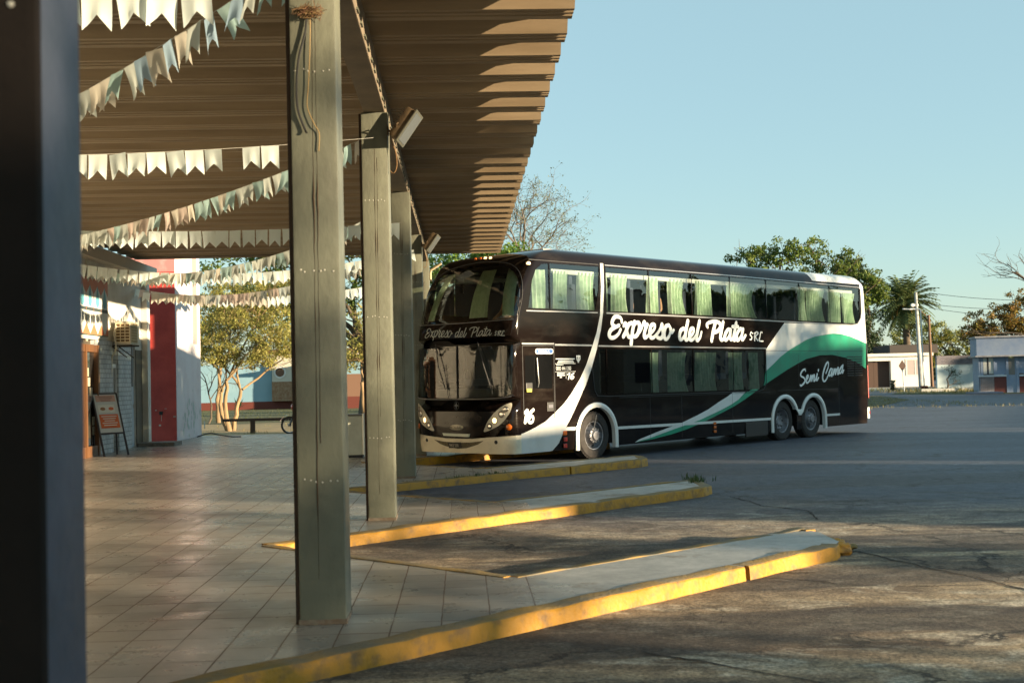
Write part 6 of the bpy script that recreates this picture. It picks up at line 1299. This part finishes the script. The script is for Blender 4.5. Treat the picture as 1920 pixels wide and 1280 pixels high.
for (s, w_, z, lb, sh_, ps) in ((1.75, .55, 3.02, 'passenger in a pale top raising one hand behind the second tall side window', mat('shirt_pale', (.5, .52, .55), .9), 'up'), (2.75, .5, 3.02, 'passenger in a blue top and dark hair behind the window after the raised hand', mat('shirt_blue', (.03, .08, .40), .9), 'rest'), (-1.25, 1.2, 2.95, 'passenger with reddish face in dark clothes behind the upper windscreen', mat('shirt_dark', (.03, .02, .02), .9), 'rest')):
    person(BM @ Vector((s, w_, z)), fz, lb, sh_, skin, hair, ps)
# ---------------------------------------------------------------- unseen trees and buildings added towards the sun to shade the place
_h = Vector((SDIR.x, SDIR.y, 0)).normalized(); _q = Vector((-_h.y, _h.x, 0))
def sunpos(q, d): return _q * q + _h * d
yard = mat('shade_building_paint', (.45, .40, .32), .8, col2=(.36, .32, .26), nscale=1)
_rz = math.atan2(_q.y, _q.x)
def shade_tree(q, d, z0, z1, w_, n, lab, seed, dens=40, ls=.16, ncl=26, rr=1.5):
    random.seed(seed); lob = []
    for i in range(n):
        off = (i / max(1, n - 1) - .5) * 2 * w_ if n > 1 else 0; v = _q * off
        lob.append((v.x + random.uniform(-.5, .5), v.y + random.uniform(-.5, .5), random.uniform(z0 + .9, z1 - .9), rr, rr, 1.3))
    tree('added_shade_tree', sunpos(q, d), lab, 'tree', lob, green, barkd, fork=max(1.5, z0 * .8), r0=.28, nclump=ncl, nper=dens, cr=.55, lsize=ls, seed=seed, twigs=4)
def shade_building(q0, q1, d, h, lab):
    S = empty('added_shade_building', sunpos(q0, d)); S.rotation_euler = (0, 0, _rz); tag(S, lab, 'building'); L_ = q1 - q0
    part('wall', yard, [(0, L_, -6, 0, 0, h)], S); part('roof', mat('roof_tile_brown', (.12, .06, .04)), [(-.3, L_ + .3, -6.3, .3, h, h + .2)], S)
    for k in range(int(L_ / 4)): part('window', kd, [(1 + k * 4, 2.4 + k * 4, -.02, .03, 1.2, 2.7)], S)
shade_building(14.2, 23.5, 42, 6.4, 'plain building added for its shade, out of the photo to the right')
shade_building(24.5, 35.6, 44, 7.9, 'taller plain building added to shade the coach, far out of the photo to the right')
shade_building(38.6, 58, 46, 5.2, 'low shed added to shade the road beyond, out of the photo beyond the taller building')
shade_building(60, 84, 46, 8.2, 'long low warehouse added to shade the far road, out of the photo')
shade_tree(17.1, 38, 3, 12.4, .5, 7, 'tall narrow tree added to shade the fourth column, outside the photo to the right', 101, 60, rr=.9)
shade_tree(6.6, 36, 3.4, 9.4, 2.2, 7, 'loose tree added for dappled shade, outside the photo near the nearest building', 102, 22, ncl=11)
shade_tree(1.2, 34, 1.5, 9, 3.0, 12, 'dense tree added to shade the nearest column, outside the photo behind the viewer', 103, 70)
shade_tree(27, 40, 6, 10.0, 3.2, 5, 'tree added for dappled shade before the taller building, outside the photo', 104, 22, ncl=12)
shade_tree(32.5, 41, 6, 11, 2.2, 6, 'second tree added for dappled shade before the taller building, outside the photo', 105, 26, ncl=13)
shade_tree(90, 44, 2, 9, 6.0, 14, 'broad tree added to shade the kiosk, outside the photo', 106, 60, ls=.25)
shade_tree(106, 44, 2, 9, 6.0, 14, 'last broad tree added to shade the far wall, outside the photo', 107, 60, ls=.25)
shade_tree(68, 42, 6, 10, 6.0, 8, 'tree added for shade before the warehouse, outside the photo', 108, 50, ls=.2)
shade_tree(4.9, 37, 1.0, 5.9, 2.1, 6, 'low dense tree added to shade the near kerb, outside the photo beside the loose one', 109, 34, ncl=20)
shade_tree(12.0, 37, 1.5, 7.0, .3, 3, 'slim young tree added to dapple the third column, outside the photo, alone in the gap', 110, 24, ncl=12, rr=.8)
